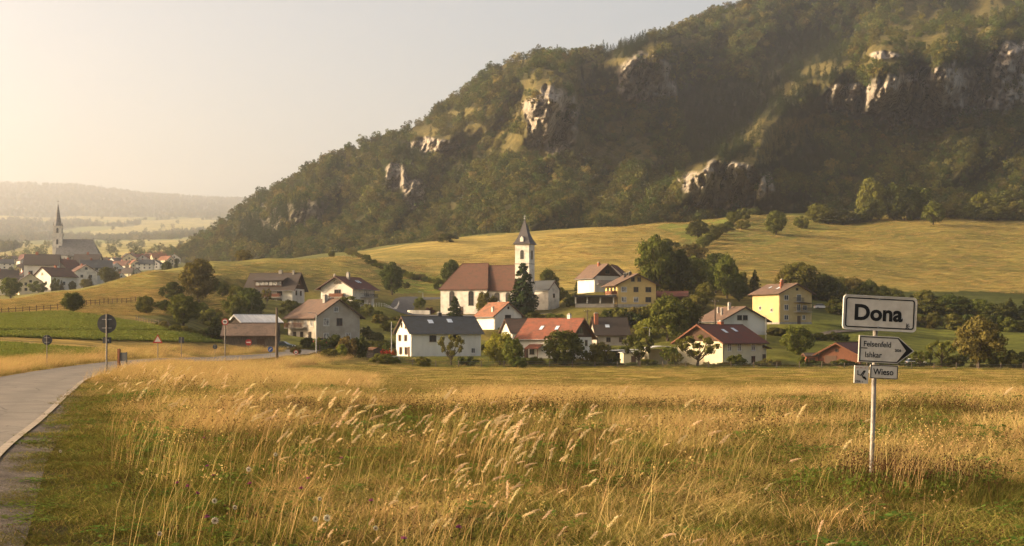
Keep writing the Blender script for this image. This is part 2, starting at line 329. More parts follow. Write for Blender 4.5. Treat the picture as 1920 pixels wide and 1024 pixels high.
def depth(px, py):
    T = ip(TOP, px); B = ip(BOT, px); t = np.clip((B-py)/(B-T), -.1, 1)
    D = ip(YB, px)+(ip(YT, px)-ip(YB, px))*t
    rid = fbm((px*.8+py*.55)*.0065, (py*.8-px*.55)*.0024, 3, 3); D = D-(rid-.5)*230*sstep(0, .15, t)*sstep(1.0, .9, t)
    rid = fbm((px*.7+py*.7)*.021, (py*.7-px*.7)*.009, 3, 9); D = D-(rid-.5)*75*sstep(0, .12, t)
    S = ip(SPUR, px)+8*(fbm(px*.02, px*0, 2, 4)-.5); k = sstep(1180, 1330, px); D = D+140*sstep(0, 40, S-py)*k-40*sstep(90, 0, np.abs(S-py+5))*k*(py > S-6)
    for (cx, cy_, rx, ry, a) in ROCK:
        lat = 1-sstep(.65, 1.25, np.abs(px-cx)/rx+.25*(fbm(px*.03, py*.03, 2, int(cx))-.5))
        wob = ry*.5*(fbm(px*.035+cx, py*0, 3, 8)-.5)
        up = sstep(cy_+ry+wob, cy_-ry*.7+wob, py)*(1-sstep(cy_-ry*.7, cy_-ry*4.0, py)); D = D-a*2.0*ry*.95*up*lat
    return D
def rockmask(px, py):
    m = np.zeros(np.shape(px))
    for (cx, cy_, rx, ry, a) in ROCK:
        d = np.hypot((px-cx)/rx, (py-cy_)/ry); m = np.maximum(m, (.28 if cx == 556 else .8 if cx in (1210, 742, 777) else 1)*(1-sstep(.82, 1.12, d+.9*(fbm(px*.045, py*.03, 4, 12)-.5))))
    return m
def ledgemask(px, py):
    m = np.zeros(np.shape(px)); g_ = fbm((px*.8-py*.5)*.011, (py*.8+px*.4)*.02, 4, 91); m = np.maximum(m, .9*sstep(.615, .67, g_+.12*(fbm(px*.08, py*.08, 3, 92)-.5))*sstep(620, 900, px)*sstep(30, 90, ip(BOT, px)-py))
    for (cx, cy_, rx, ry) in LEDGE:
        u = (px-cx); vv = (py-cy_)+u*.12; m = np.maximum(m, 1-sstep(.7, 1.15, np.hypot(u/rx, vv/ry)+.7*(fbm(px*.04, py*.06, 3, 2)-.5)))
    return m
PXs = np.arange(300, 2301, 2.6); NT = 300
tt = np.linspace(0, 1, NT); MU, MT = np.meshgrid(PXs, tt); MPY = ip(BOT, MU)+(ip(TOP, MU)-ip(BOT, MU))*MT; MD = depth(MU, MPY)
rk = rockmask(MU, MPY); lg = ledgemask(MU, MPY)
MD = MD-rk*(fbm(MU*.075+MPY*.02, MPY*.016, 4, 44)-.5)*80-rk*(fbm(MU*.16, MPY*.09, 4, 45)-.5)*42-rk*(fbm(MU*.5, MPY*.28, 2, 46)-.5)*9
MX = (MU-CXP)/F*MD; MZ = HC-(MPY-HY)/F*MD
back = []                                           # the far side of the ridge falls away
for k, (dy, fz) in enumerate(((30, .97), (110, .85), (260, .5), (460, .05))):
    back.append(np.stack([MX[-1]*(1+.0*k), MD[-1]+dy, 40+(MZ[-1]-40)*fz], -1))
V = np.concatenate([np.stack([MX, MD, MZ], -1), np.array(back)], 0); nr = V.shape[0]; V = V.reshape(-1, 3); nc_ = len(PXs)
ii = np.arange(nr*nc_).reshape(nr, nc_); Q = np.stack([ii[:-1, :-1], ii[:-1, 1:], ii[1:, 1:], ii[1:, :-1]], -1).reshape(-1, 4)
mm, t, n, l, o = new_mat('mountain_side'); v = coord(n, l, 'Object'); ra = attr_n(n, 'rock', 'Fac'); la = attr_n(n, 'ledge', 'Fac')
st = noise_n(n, l, coord(n, l, 'Object', (1, 1, .28)), .16, 9, .7); cr = noise_n(n, l, coord(n, l, 'Object', (1, 1, .4)), .5, 6, .7)
rc = ramp(n, l, st, [(.34, (.07, .058, .042)), (.44, (.26, .22, .17)), (.52, (.42, .355, .28)), (.66, (.56, .48, .385))])
rc = mixc(n, l, ramp(n, l, cr, [(.34, (.7, .7, .7)), (.41, (0, 0, 0))]), rc, (.10, .085, .06))
rc = mixc(n, l, ramp(n, l, noise_n(n, l, v, .09, 6, .7), [(.57, (0, 0, 0)), (.63, (.85, .85, .85))]), rc, (.07, .075, .025))
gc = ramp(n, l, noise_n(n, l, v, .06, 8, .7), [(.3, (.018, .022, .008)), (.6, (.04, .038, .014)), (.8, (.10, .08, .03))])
lc = ramp(n, l, noise_n(n, l, v, .16, 10, .85), [(.34, (.05, .055, .02)), (.50, (.12, .10, .035)), (.68, (.24, .175, .065))])
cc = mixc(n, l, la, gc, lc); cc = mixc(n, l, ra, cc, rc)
b = bump(n, l, math_n(n, l, 'ADD', math_n(n, l, 'MULTIPLY', st, 2.0), cr), .8, 2.5); principled(n, l, o, cc, .95, .05, b)
me = np_mesh('mountain', V, Q, mm, True)
for nm, a in (('rock', rk), ('ledge', lg)):
    at = me.attributes.new(nm, 'FLOAT', 'POINT'); at.data.foreach_set('value', np.concatenate([a.ravel(), np.zeros(4*nc_)]).astype(np.float32))
tag(link(bpy.data.objects.new('mountain', me)), kind='structure')

# ------------------------------------------------------------ haze
hz = MB(); hz.box(-4150, 4150, -95, 9700, -12, 1040)
hm, t, n, l, o = new_mat('haze_air'); pv = n.new('ShaderNodeVolumePrincipled'); pv.inputs['Color'].default_value = (.97, .97, 1, 1)
pv.inputs['Density'].default_value = .00014; pv.inputs['Anisotropy'].default_value = .7; l.new(pv.outputs[0], o.inputs['Volume'])
tag(hz.build('haze', hm), kind='stuff')

# ------------------------------------------------------------ tree and plant shapes
BARK = mk('bark', (.10, .075, .05), (.05, .04, .03), 4, .95, .05)
BARKP = mk('pale_bark', (.22, .18, .13), (.12, .10, .07), 4, .95, .05)
LEAF = {
 'dark': leaf_mat('leaf_dark', (.045, .058, .014), (.12, .125, .028), trans=.22),
 'mid': leaf_mat('leaf_mid', (.075, .09, .018), (.19, .185, .036), trans=.25),
 'lime': leaf_mat('leaf_lime', (.20, .23, .035), (.34, .33, .06), trans=.4),
 'olive': leaf_mat('leaf_olive', (.10, .10, .026), (.23, .195, .045), trans=.25),
 'rust': leaf_mat('leaf_rust', (.11, .095, .028), (.20, .155, .043), trans=.25),
 'needle': leaf_mat('needle', (.03, .045, .018), (.06, .075, .026), trans=.12),
 'wine': leaf_mat('leaf_wine', (.09, .03, .035), (.14, .05, .05), trans=.3),
 'wood': leaf_mat('leaf_wood', (.07, .078, .02), (.21, .185, .045), c=(.022, .028, .009), trans=.12, var=.8),
 'wood2': leaf_mat('leaf_wood_green', (.04, .06, .015), (.12, .145, .032), c=(.015, .025, .008), trans=.12, var=.8),
 'wood3': leaf_mat('leaf_wood_dry', (.13, .115, .03), (.26, .215, .05), c=(.07, .06, .018), trans=.12, var=.7),
}
def leaf_quads(C, Nn, size, rng, asp=.6):
    """one small kite per centre, facing roughly Nn"""
    k = len(C); r = rng.normal(size=(k, 3)); Nn = Nn+r*.42; Nn /= np.linalg.norm(Nn, axis=1)[:, None]+1e-9
    a = np.cross(Nn, rng.normal(size=(k, 3))); a /= np.linalg.norm(a, axis=1)[:, None]+1e-9; b = np.cross(Nn, a)
    s_ = size*rng.uniform(.6, 1.35, (k, 1)); a = a*s_; b = b*s_*asp
    V = np.stack([C-a, C-b*.9+a*.1, C+a, C+b*.9+a*.1], 1).reshape(-1, 3); return V, np.arange(4*k).reshape(k, 4)
def crown_mesh(name, mat, seed, blobs, n=2200, size=.28, inner=.25):
    """blobs: list of centre (x,y,z), radius, squash; leaves sit in ragged shells round each"""
    rng = np.random.default_rng(seed); B = np.array([b[:3] for b in blobs]); Rr = np.array([b[3] for b in blobs])
    wgt = Rr**2/np.sum(Rr**2); idx = rng.choice(len(B), n, p=wgt); d = rng.normal(size=(n, 3)); d[:, 2] += .25; d /= np.linalg.norm(d, axis=1)[:, None]
    rr = Rr[idx]*np.where(rng.random(n) < inner, rng.uniform(.3, .9, n), rng.normal(1.0, .10, n))
    # sprays: ragged bumps on each clump
    rr = rr*(1+.22*np.sin(d[:, 0]*7+idx)*np.sin(d[:, 1]*6+idx*2)*np.sin(d[:, 2]*8))
    C = B[idx]+d*rr[:, None]*np.array((1, 1, .82)); V, Q = leaf_quads(C, d, size, rng); return np_mesh(name, V, Q, mat)
def broad_blobs(h, wd, seed, base=.25, k=14, shape='round'):
    """clumps filling an egg of height h and width wd"""
    rng = np.random.default_rng(seed); out = []; z0 = h*base; hh = (h-z0)/2; zc = z0+hh
    for i in range(k):
        ph = i*2.399+rng.uniform(-.4, .4); u = -1+2*(i+.5)/k; u = np.clip(u+rng.uniform(-.12, .12), -1, 1)
        if shape == 'round': rad = math.sqrt(max(0, 1-u*u))
        elif shape == 'pear': rad = math.sqrt(max(0, 1-u*u))*(1.0-.35*u)
        else: rad = .35+.65*(1-(u+1)/2)
        rb = (.23+.15*rng.random())*min(wd/2, hh*1.25); q = rad*(wd/2-rb*.75)*rng.uniform(.8, 1.22)
        out.append((math.cos(ph)*q, math.sin(ph)*q, zc+u*(hh-rb*.6), rb))
    out.append((0, 0, zc, min(wd/2, hh)*.5)); return out
def trunk_mb(h, wd, r, seed, base=.25, limbs=6, blobs=None):
    rng = random.Random(seed); m = MB(); top = h*.62; lean = [rng.uniform(-.12, .12)*wd for _ in range(2)]
    pts = [(lean[0]*t*t, lean[1]*t*t, -.4+(top+.4)*t) for t in (0, .2, .45, .7, 1)]; m.tube(pts, [r*1.35, r, r*.82, r*.6, r*.3], 8)
    tg = (blobs or [])[:]; rng.shuffle(tg)
    for b_ in tg[:limbs]:
        z0 = rng.uniform(max(h*base*.7, .5), top*.75); t = (z0+.4)/(top+.4); s0 = Vector((lean[0]*t*t, lean[1]*t*t, z0)); e = Vector(b_[:3])
        mid = s0.lerp(e, .5)+Vector((0, 0, -.05*h)); m.tube([s0, mid, e], [r*.5, r*.32, r*.12], 6)
        for q in range(2):
            e2 = e+Vector((rng.uniform(-1, 1), rng.uniform(-1, 1), rng.uniform(-.2, .8)))*b_[3]*.9; m.tube([mid.lerp(e, .6), e2], [r*.2, r*.06], 5)
    return m
def conifer_mesh(name, mat, seed, h, wd, n=2200, size=.3, base=.1, pw=.85):
    """drooping whorls of needles round a spire"""
    rng = np.random.default_rng(seed); nw = int(h*1.6)+6; C = []; N_ = []
    for i in range(nw):
        t = (i+.5)/nw; z = h*(base+(1-base)*t); rad = wd/2*(1-t)**pw+.06; nb = max(5, int(9*(1-t)+5))
        for j in range(nb):
            a = rng.uniform(0, 2*math.pi); L_ = rad*rng.uniform(.6, 1.12); k = max(2, int(n*L_/(nw*nb*wd*.25)))
            s_ = rng.uniform(.15, 1, k)**.7*L_; dz = -.28*s_*(1-.6*t)+.10*s_**2/max(rad, .1)
            sp = (rng.random(k)-.5)*.38*s_
            C.append(np.stack([np.cos(a)*s_-np.sin(a)*sp, np.sin(a)*s_+np.cos(a)*sp, z+dz+rng.normal(0, .06, k)], 1)); N_.append(np.tile((np.cos(a)*.5, np.sin(a)*.5, .8), (k, 1)))
    C = np.concatenate(C); N_ = np.concatenate(N_); V, Q = leaf_quads(C, N_, size, rng, .45); return np_mesh(name, V, Q, mat)

# ------------------------------------------------------------ scatter: instances for what nobody could count (kind stuff)
def proto_collection(name, objs):
    c = bpy.data.collections.new(name)
    for o_ in objs: c.objects.link(o_)
    return c
def scatter(name, pts, rot, scl, idx, coll, kind='stuff'):
    me = bpy.data.meshes.new(name); me.vertices.add(len(pts)); me.vertices.foreach_set('co', np.asarray(pts, np.float32).ravel())
    a = me.attributes.new('s_rot', 'FLOAT_VECTOR', 'POINT'); a.data.foreach_set('vector', np.asarray(rot, np.float32).ravel())
    scl = np.asarray(scl, np.float32); scl = np.repeat(scl[:, None], 3, 1) if scl.ndim == 1 else scl
    a = me.attributes.new('s_scl', 'FLOAT_VECTOR', 'POINT'); a.data.foreach_set('vector', scl.ravel())
    a = me.attributes.new('s_idx', 'INT', 'POINT'); a.data.foreach_set('value', np.asarray(idx, np.int32))
    me.update(); o_ = bpy.data.objects.new(name, me); link(o_)
    g = bpy.data.node_groups.new(name+'_scatter', 'GeometryNodeTree')
    g.interface.new_socket('Geometry', in_out='INPUT', socket_type='NodeSocketGeometry'); g.interface.new_socket('Geometry', in_out='OUTPUT', socket_type='NodeSocketGeometry')
    N_ = g.nodes; L_ = g.links; gi = N_.new('NodeGroupInput'); go = N_.new('NodeGroupOutput'); ci = N_.new('GeometryNodeCollectionInfo')
    ci.inputs['Collection'].default_value = coll; ci.inputs['Separate Children'].default_value = True; ci.inputs['Reset Children'].default_value = True
    io = N_.new('GeometryNodeInstanceOnPoints'); io.inputs['Pick Instance'].default_value = True
    def na_(nm, dt):
        x = N_.new('GeometryNodeInputNamedAttribute'); x.data_type = dt; x.inputs['Name'].default_value = nm; return x.outputs['Attribute']
    L_.new(gi.outputs[0], io.inputs['Points']); L_.new(ci.outputs[0], io.inputs['Instance'])
    L_.new(na_('s_idx', 'INT'), io.inputs['Instance Index']); L_.new(na_('s_rot', 'FLOAT_VECTOR'), io.inputs['Rotation']); L_.new(na_('s_scl', 'FLOAT_VECTOR'), io.inputs['Scale'])
    L_.new(io.outputs[0], go.inputs[0]); md = o_.modifiers.new('scatter', 'NODES'); md.node_group = g
    return tag(o_, kind=kind)

# forest on the mountain
fp = []
for k in range(9):
    h = 8.5; bl = broad_blobs(h, 8.5, 100+k, .0, 9, 'round'); m_ = crown_mesh('wood_tree_%02d' % k, LEAF[('wood', 'wood2', 'wood', 'wood2', 'wood', 'wood2', 'wood', 'wood3', 'wood2')[k]], 200+k, bl, 560, .44, .06)
    fp.append(bpy.data.objects.new('wood_tree_%02d' % k, m_))
for k in range(4): fp.append(bpy.data.objects.new('wood_tree_%02d' % (9+k), conifer_mesh('wood_spruce', LEAF['needle'], 300+k, 11, 6.4, 520, .42, .02, .75)))
FC = proto_collection('forest_shapes', fp)
N0 = 26000; r_ = np.random.default_rng(5); px_ = r_.uniform(305, 2150, N0); q_ = r_.uniform(0, 1, N0); py_ = ip(BOT, px_)-4+(ip(TOP, px_)+0-ip(BOT, px_)+4)*q_
keepw = ((ip(BOT, px_)-ip(TOP, px_))/560.) > r_.random(N0); px_, py_ = px_[keepw], py_[keepw]
# always a line of crowns along the skyline and the spur's crest
sx = r_.uniform(305, 2150, 700); px_ = np.append(px_, sx); py_ = np.append(py_, ip(TOP, sx)+r_.uniform(-1, 5, 700))
rm = np.maximum(rockmask(px_, py_-2), .95*rockmask(px_, py_-13), .85*rockmask(px_, py_-22)); lm = ledgemask(px_, py_); k_ = (rm < .30+.0*px_) | (r_.random(len(px_)) < .05); k_ &= (lm < .4) | (r_.random(len(px_)) < .20); px_, py_ = px_[k_], py_[k_]
D_ = depth(px_, py_)+1.5; pts = np.stack([(px_-CXP)/F*D_, D_, HC-(py_-HY)/F*D_-.8], 1); n_ = len(pts)
con = fbm(px_*.006, py_*.01, 3, 77) > .60; con |= r_.random(n_) < .07; idx = np.where(con, r_.integers(9, 13, n_), r_.integers(0, 9, n_))
sc_ = r_.uniform(.5, 1.2, n_)*np.where(fbm(px_*.02, py_*.02, 2, 6) > .6, .75, 1)*np.where(idx >= 9, .9, 1); scl = np.stack([sc_, sc_, sc_*r_.uniform(.75, 1.15, n_)], 1)
scatter('mountain_forest', pts, np.stack([np.zeros(n_), np.zeros(n_), r_.uniform(0, 6.28, n_)], 1), scl, idx, FC)
print('forest', n_)
# woods of the far valley and ridge
N0 = 30000; xx = r_.uniform(-.45, .02, N0); yy = 1080*np.exp(r_.random(N0)*math.log(9300/1080)); xx = xx*yy
f1 = fbm(xx*.0022+3, yy*.0009, 4, 21); f2 = fbm(xx*.004, yy*.0012, 3, 31); kk = ((f1 <= .50) & (f2 <= .5)) | (yy > 5200+900*f2) | (r_.random(N0) < .015); xx, yy = xx[kk], yy[kk]
n_ = len(xx); sc_ = r_.uniform(.7, 1.1, n_)*(1+yy/6000)
scatter('far_woods', np.stack([xx, yy, gz(xx, yy)-.5], 1), np.stack([np.zeros(n_), np.zeros(n_), r_.uniform(0, 6.28, n_)], 1), sc_, r_.integers(0, 10, n_), FC)
# ------------------------------------------------------------ building materials
PL_WHITE = mk('white_render', (.68, .64, .55), (.48, .44, .36), .45, .9, .1, .4, 12, sc=(1, 1, .35), lo=.42, hi=.78, detail=8)
PL_OLD = mk('old_lime_render', (.66, .61, .52), (.40, .36, .30), .6, .95, .1, .4, 20, lo=.45, hi=.72, detail=8)
PL_GREY = mk('grey_beige_render', (.42, .37, .30), (.30, .26, .20), .4, .95, .1, .3, 25)
PL_CREAM = mk('cream_render', (.62, .54, .36), (.52, .45, .30), .7, .95, .1, .3, 25)
PL_YEL = mk('yellow_render', (.50, .375, .18), (.42, .31, .15), .7, .9, .1, .3, 25)
PL_OCHRE = mk('ochre_render', (.58, .42, .17), (.49, .36, .15), .7, .9, .1, .3, 25)
CONC = mk('concrete', (.36, .33, .28), (.24, .22, .19), 1.2, .95, .1, .3, 12)
T_RED = roof_mat('red_tile', (.28, .085, .045), (.18, .06, .035))
T_OR = roof_mat('orange_tile', (.31, .13, .065), (.21, .085, .045))
T_BR = roof_mat('brown_tile', (.17, .10, .065), (.11, .068, .048))
T_DK = roof_mat('dark_brown_tile', (.075, .055, .045), (.05, .038, .032))
T_SL = roof_mat('slate_grey_tile', (.075, .082, .088), (.055, .06, .066), strength=.4)
T_OX = roof_mat('oxblood_tile', (.15, .040, .028), (.105, .03, .022))
T_CH = roof_mat('church_tile', (.155, .066, .042), (.085, .042, .03), dirt=(.06, .045, .03))
T_OLD = roof_mat('old_pantile', (.26, .17, .12), (.10, .07, .05), row=.5, strength=1.)
WOOD = mk('dark_timber', (.085, .045, .025), (.05, .028, .018), 3, .8, .2, .4, 8, sc=(6, 6, .5))
WOODR = mk('red_brown_boards', (.19, .075, .04), (.10, .045, .028), 3, .85, .15, .5, 8, sc=(5, 5, .4))
WOODG = mk('weathered_boards', (.17, .13, .095), (.08, .062, .048), 3, .95, .1, .6, 8, sc=(5, 5, .4))
BRICK = mk('brick', (.36, .13, .07), (.24, .09, .055), 5, .9, .1, .3, 12)
METAL = mk('galvanised_metal', (.32, .32, .31), (.24, .24, .23), 5, .45, .5, metal=.7)
TINROOF = mk('pale_sheet_roof', (.62, .60, .56), (.45, .43, .40), .8, .5, .4, .5, 6, sc=(3, .3, 1))
FRAMEW = mk('white_frame', (.66, .63, .58), rough=.5); FRAMEB = mk('brown_frame', (.09, .05, .03), rough=.6)
DARKM = mk('dark_metal', (.035, .035, .035), rough=.6)
CURT = mk('curtained_pane', (.38, .36, .32), (.10, .10, .10), 1.3, .15, .6, lo=.45, hi=.55)
m, t, n, l, o = new_mat('window_glass'); principled(n, l, o, (.018, .022, .026), .06, .6); GLASS = m
m, t, n, l, o = new_mat('skylight_glass'); principled(n, l, o, (.55, .60, .66), .12, .8); SKYG = m
def face_M(face, L, W):
    if face == 'f': o_, u, out = (0, -W/2, 0), (1, 0, 0), (0, -1, 0)
    elif face == 'b': o_, u, out = (0, W/2, 0), (-1, 0, 0), (0, 1, 0)
    elif face == 'l': o_, u, out = (-L/2, 0, 0), (0, -1, 0), (-1, 0, 0)
    else: o_, u, out = (L/2, 0, 0), (0, 1, 0), (1, 0, 0)
    return Matrix(((u[0], -out[0], 0, o_[0]), (u[1], -out[1], 0, o_[1]), (0, 0, 1, 0), (0, 0, 0, 1)))
def tf(mb, M): mb.v = [tuple(M @ Vector(v)) for v in mb.v]; return mb
def window(par, M, u, v, w_, h_, style='white', panes=2, name='window'):
    fm = FRAMEW if style in ('white', 'curtain', 'arch') else FRAMEB
    f = MB(); t_ = .09; a, b = u-w_/2, u+w_/2; y0, y1 = -.09, .03
    f.box(a, b, y0, y1, v, v+t_); f.box(a, b, y0, y1, v+h_-t_, v+h_); f.box(a, a+t_, y0, y1, v+t_, v+h_-t_); f.box(b-t_, b, y0, y1, v+t_, v+h_-t_)
    for k in range(1, panes): x = a+(b-a)*k/panes; f.box(x-.04, x+.04, y0+.02, y1, v+t_, v+h_-t_)
    if style == 'shut': 
        for sx in (a-.5, b+.03): f.box(sx, sx+.47, -.05, .02, v, v+h_, 1)
    o_ = tf(f, M).build(name, [fm, FRAMEB], par)
    g = MB(); g.box(a+t_, b-t_, -.035, .0, v+t_, v+h_-t_); tf(g, M).build('pane', CURT if style == 'curtain' else GLASS, o_)
    if name == 'window' and h_ > .7:
        g = MB(); g.box(a-.08, b+.08, -.16, .0, v-.08, v-.003); tf(g, M).build('sill', fm if style != 'brown' else CONC, o_)
    return o_
def door(par, M, u, w_, h_, mat, v=0.0):
    f = MB(); f.box(u-w_/2, u+w_/2, -.07, .02, v, v+h_); o_ = tf(f, M).build('door', mat, par)
    g = MB(); g.tube([(u+w_*.36, -.12, v+h_*.47), (u+w_*.24, -.12, v+h_*.47)], .025, 6); tf(g, M).build('handle', METAL, o_); return o_
def arch_window(par, M, u, v, w_, h_, frame=.16):
    """round-headed opening: stone surround and dark pane"""
    def outl(hw, top, bot): return [(u-hw, bot), (u+hw, bot)]+[(u+hw*math.cos(a), top+hw*math.sin(a)) for a in np.linspace(0, math.pi, 9)]
    top = v+h_-w_/2; s_ = MB(); s_.prism(outl(w_/2+frame, top, v-frame), -.06, .02); o_ = tf(s_, M).build('window', CONC, par)
    g = MB(); g.prism(outl(w_/2, top, v), -.075, -.03); tf(g, M).build('pane', GLASS, o_)
    f = MB(); f.box(u-.04, u+.04, -.10, -.07, v, v+h_)
    for k in (1, 2, 3): z = v+h_*k/4.3; f.box(u-w_/2, u+w_/2, -.095, -.07, z-.03, z+.03)
    tf(f, M).build('glazing_bar', FRAMEB, o_); return o_
def chimney(roof, x, y, z0, z1, s_=.6, mat=None, cap=True):
    c = MB(); c.box(x-s_/2, x+s_/2, y-s_/2, y+s_/2, z0, z1)
    if cap:
        c.box(x-s_/2-.08, x+s_/2+.08, y-s_/2-.08, y+s_/2+.08, z1+.002, z1+.1, 1); c.box(x-s_*.3, x+s_*.3, y-s_*.3, y+s_*.3, z1+.102, z1+.3, 1)
    c.build('chimney', [mat or BRICK, CONC], roof)
def house(key, label, rz, L, W, h, rise, wall, roof, over=.6, og=.5, cat='house', name='house', wins=(), chims=(), skies=(), boards=None, barge=None, balc=(), doors=(), plinth=None, dish=None, extra=None, dz=0, chm=None, asym=0, group='village houses'):
    p = PZ[key]; root = empty(name, (p.x, p.y, p.z+dz), R(rz), label, cat, group)
    g = MB(); ym = asym; ap = h+rise
    g.prism([(-W/2, -3), (W/2, -3), (W/2, h), (ym, ap), (-W/2, h)], -L/2, L/2, axis='x'); g.build('wall', wall, root)
    if plinth:
        q = MB(); q.box(-L/2-.05, L/2+.05, -W/2-.05, W/2+.05, -2.5, plinth); q.build('plinth', CONC, root)
    rf = MB(); th = .20
    for sgn in (-1, 1):
        run = W/2-sgn*ym; k = rise/run; e = run+over
        y0, y1 = ym, ym+sgn*e; z0, z1 = ap+.02, ap+.02-k*e
        poly = [(y0, z0), (y1, z1), (y1, z1+th*.8), (y0, z0+th)]
        rf.prism(poly, -L/2-og, L/2+og, axis='x')
    rf.tube([(-L/2-og-.02, ym, ap+th), (L/2+og+.02, ym, ap+th)], .13, 6)
    ro = rf.build('roof', roof, root)
    def zs(y):            # roof surface height
        run = W/2-(1 if y > ym else -1)*ym; return ap-rise/run*abs(y-ym)+th
    for sx in (-1, 1):
        bm_ = MB()
        for sgn in (-1, 1):
            run = W/2-sgn*ym; k = rise/run; e = run+over; x0 = sx*(L/2+og+.025); y1 = ym+sgn*e
            bm_.prism([(ym, ap-.10), (y1, ap-.10-k*e), (y1, ap-k*e+.22), (ym, ap+.25)], min(x0, x0+sx*.05), max(x0, x0+sx*.05), axis='x')
        bm_.build('bargeboard', barge or FRAMEB, ro)
    for sgn in (-1, 1):
        gu = MB(); gm_ = METAL if wall in (PL_WHITE, PL_OLD) else FRAMEB; run = W/2-sgn*ym; k = rise/run; y1 = ym+sgn*(run+over+.08); z1 = ap-k*(run+over)+.02; gu.tube([(-L/2-og, y1, z1), (L/2+og, y1, z1)], .075, 6); gu.build('gutter', gm_, ro); gu = MB()
        gu.tube([(-L/2+.15, sgn*(W/2+.08), h-.2), (-L/2+.15, sgn*(W/2+.08), -.3)], .05, 6); gu.build('downpipe', gm_, root)
    for c in chims:
        x, y = c[:2]; hh = c[2] if len(c) > 2 else 1.1; s_ = c[3] if len(c) > 3 else .65; chimney(ro, x, y, zs(y)-.6, ap+hh*.6 if abs(y) < 1 else zs(y)+hh, s_, chm)
    for (sd, x, tdn, w_, l_) in skies:
        run = W/2-sd*ym; k = rise/run; a = math.atan(k); yc = ym+sd*run*tdn; zc = zs(yc)
        M = Matrix.Translation((x, yc, zc-.02)) @ Matrix.Rotation(-sd*a, 4, 'X')
        q = MB(); q.box(-w_/2-.08, w_/2+.08, -l_/2-.08, l_/2+.08, -.05, .07, 0, M); so_ = q.build('skylight', DARKM, ro)
        q = MB(); q.box(-w_/2, w_/2, -l_/2, l_/2, .072, .10, 0, M); q.build('pane', SKYG, so_)
    if boards:
        for face in boards[0]:
            M = face_M(face, L, W); z0 = boards[1]; yy = lambda z: (W/2)*(1-(z-h)/rise) if z > h else W/2
            q = MB(); s0 = 1 if face == 'r' else -1
            q.prism([(-yy(z0), z0), (yy(z0), z0)]+([(W/2, h)] if z0 < h else [])+[(s0*ym, ap-.05)]+([(-W/2, h)] if z0 < h else []), -.05, .02); tf(q, M).build('gable_boarding', WOOD, root)
    for wdef in wins:
        face, u, v, w_, h_ = wdef[:5]; st_ = wdef[5] if len(wdef) > 5 else 'white'; window(root, face_M(face, L+(.14 if boards and face in boards[0] and v > boards[1] else 0), W), u, v, w_, h_, st_, wdef[6] if len(wdef) > 6 else 2)
    for (face, u, w_, h_) in doors: door(root, face_M(face, L, W), u, w_, h_, FRAMEB)
    for (face, u, v, w_, dp, style) in balc:
        M = face_M(face, L, W); q = MB(); q.box(u-w_/2, u+w_/2, -dp, -.003, v-.18, v, 0); bo = tf(q, M).build('balcony', CONC, root)
        q = MB(); q.box(u-w_/2, u+w_/2, -dp-.03, -dp+.03, v+.95, v+1.03)
        for x in (u-w_/2, u+w_/2): q.box(x-.03, x+.03, -dp, -.003, v+.95, v+1.03)
        if style == 'solid':
            q.box(u-w_/2, u+w_/2, -dp-.02, -dp+.02, v+.06, v+.9)
            for x in (u-w_/2, u+w_/2): q.box(x-.02, x+.02, -dp+.03, -.003, v+.06, v+.9)
        else:
            for i in range(int(w_/.22)+1): x = u-w_/2+i*.22; q.box(x-.035, x+.035, -dp-.02, -dp+.02, v, v+.95)
        tf(q, M).build('railing', WOODR if style != 'dark' else DARKM, bo)
    if dish:
        M = face_M(dish[0], L, W); q = MB(); c = Vector((dish[1], -.5, dish[2]))
        q.add([c+Vector((.4*math.cos(a), -.12, .4*math.sin(a))) for a in np.linspace(0, 2*math.pi, 13)[:-1]]+[c], [(i, (i+1) % 12, 12) for i in range(12)]); q.tube([c, c+Vector((0, .5, -.1))], .03, 6)
        tf(q, M).build('satellite_dish', METAL, root)
    return root, ro, zs
W_ = lambda f, us, v, w, h, *r: [(f, u, v, w, h)+tuple(r) for u in us]

# charcoal roofed white house, gable lit from the left
house('charcoal', 'long white house with a slate grey roof and two skylights', 24, 15.6, 9.2, 5.0, 3.1, PL_WHITE, T_SL, chims=[(.4, .5, 1.6, .8)], chm=DARKM,
      wins=[('f', -3.0, 3.0, 1.5, 1.35, 'brown'), ('f', 2.0, 3.2, 1.1, 1.3, 'brown'), ('f', 6.0, .6, .9, 1.1)]+W_('l', (-2.2, 1.4), 3.2, .85, 1.25, 'shut')+W_('l', (-1.6, 1.7), .4, .9, 1.5, 'shut')+[('l', -1.0, 6.0, .8, 1.0, 'brown'), ('l', 1.2, 5.8, .7, .9, 'brown')],
      skies=[(-1, -2.4, .36, 1.1, 1.3), (-1, 2.0, .30, 1.1, 1.3)], doors=[('l', 3.4, 1, 2)])
house('orange', 'small white house with orange tiled roof, just below the church', 122, 9.0, 7.6, 3.6, 2.9, PL_WHITE, T_OR, over=.8, chims=[(-2.0, 2.9, .9, .5), (1.5, -1, .9, .45)], chm=PL_WHITE,
      wins=[('l', -.1, 2.3, 1.7, 1.3, 'brown', 3), ('l', .2, -.4, 1.8, 1.6, 'brown', 3), ('l', 2.6, 1.7, .7, 1.1, 'brown'), ('l', 0, 5.0, .5, .6, 'brown', 1)])
house('brown_low', 'low white annex with brown tiled roof beside the red roofed house', 20, 8.0, 7.5, 2.2, 2.9, PL_WHITE, T_BR, wins=W_('f', (-1, 2), .5, 1, 1.1, 'brown'), skies=[(-1, .2, .55, .5, 1.0)])
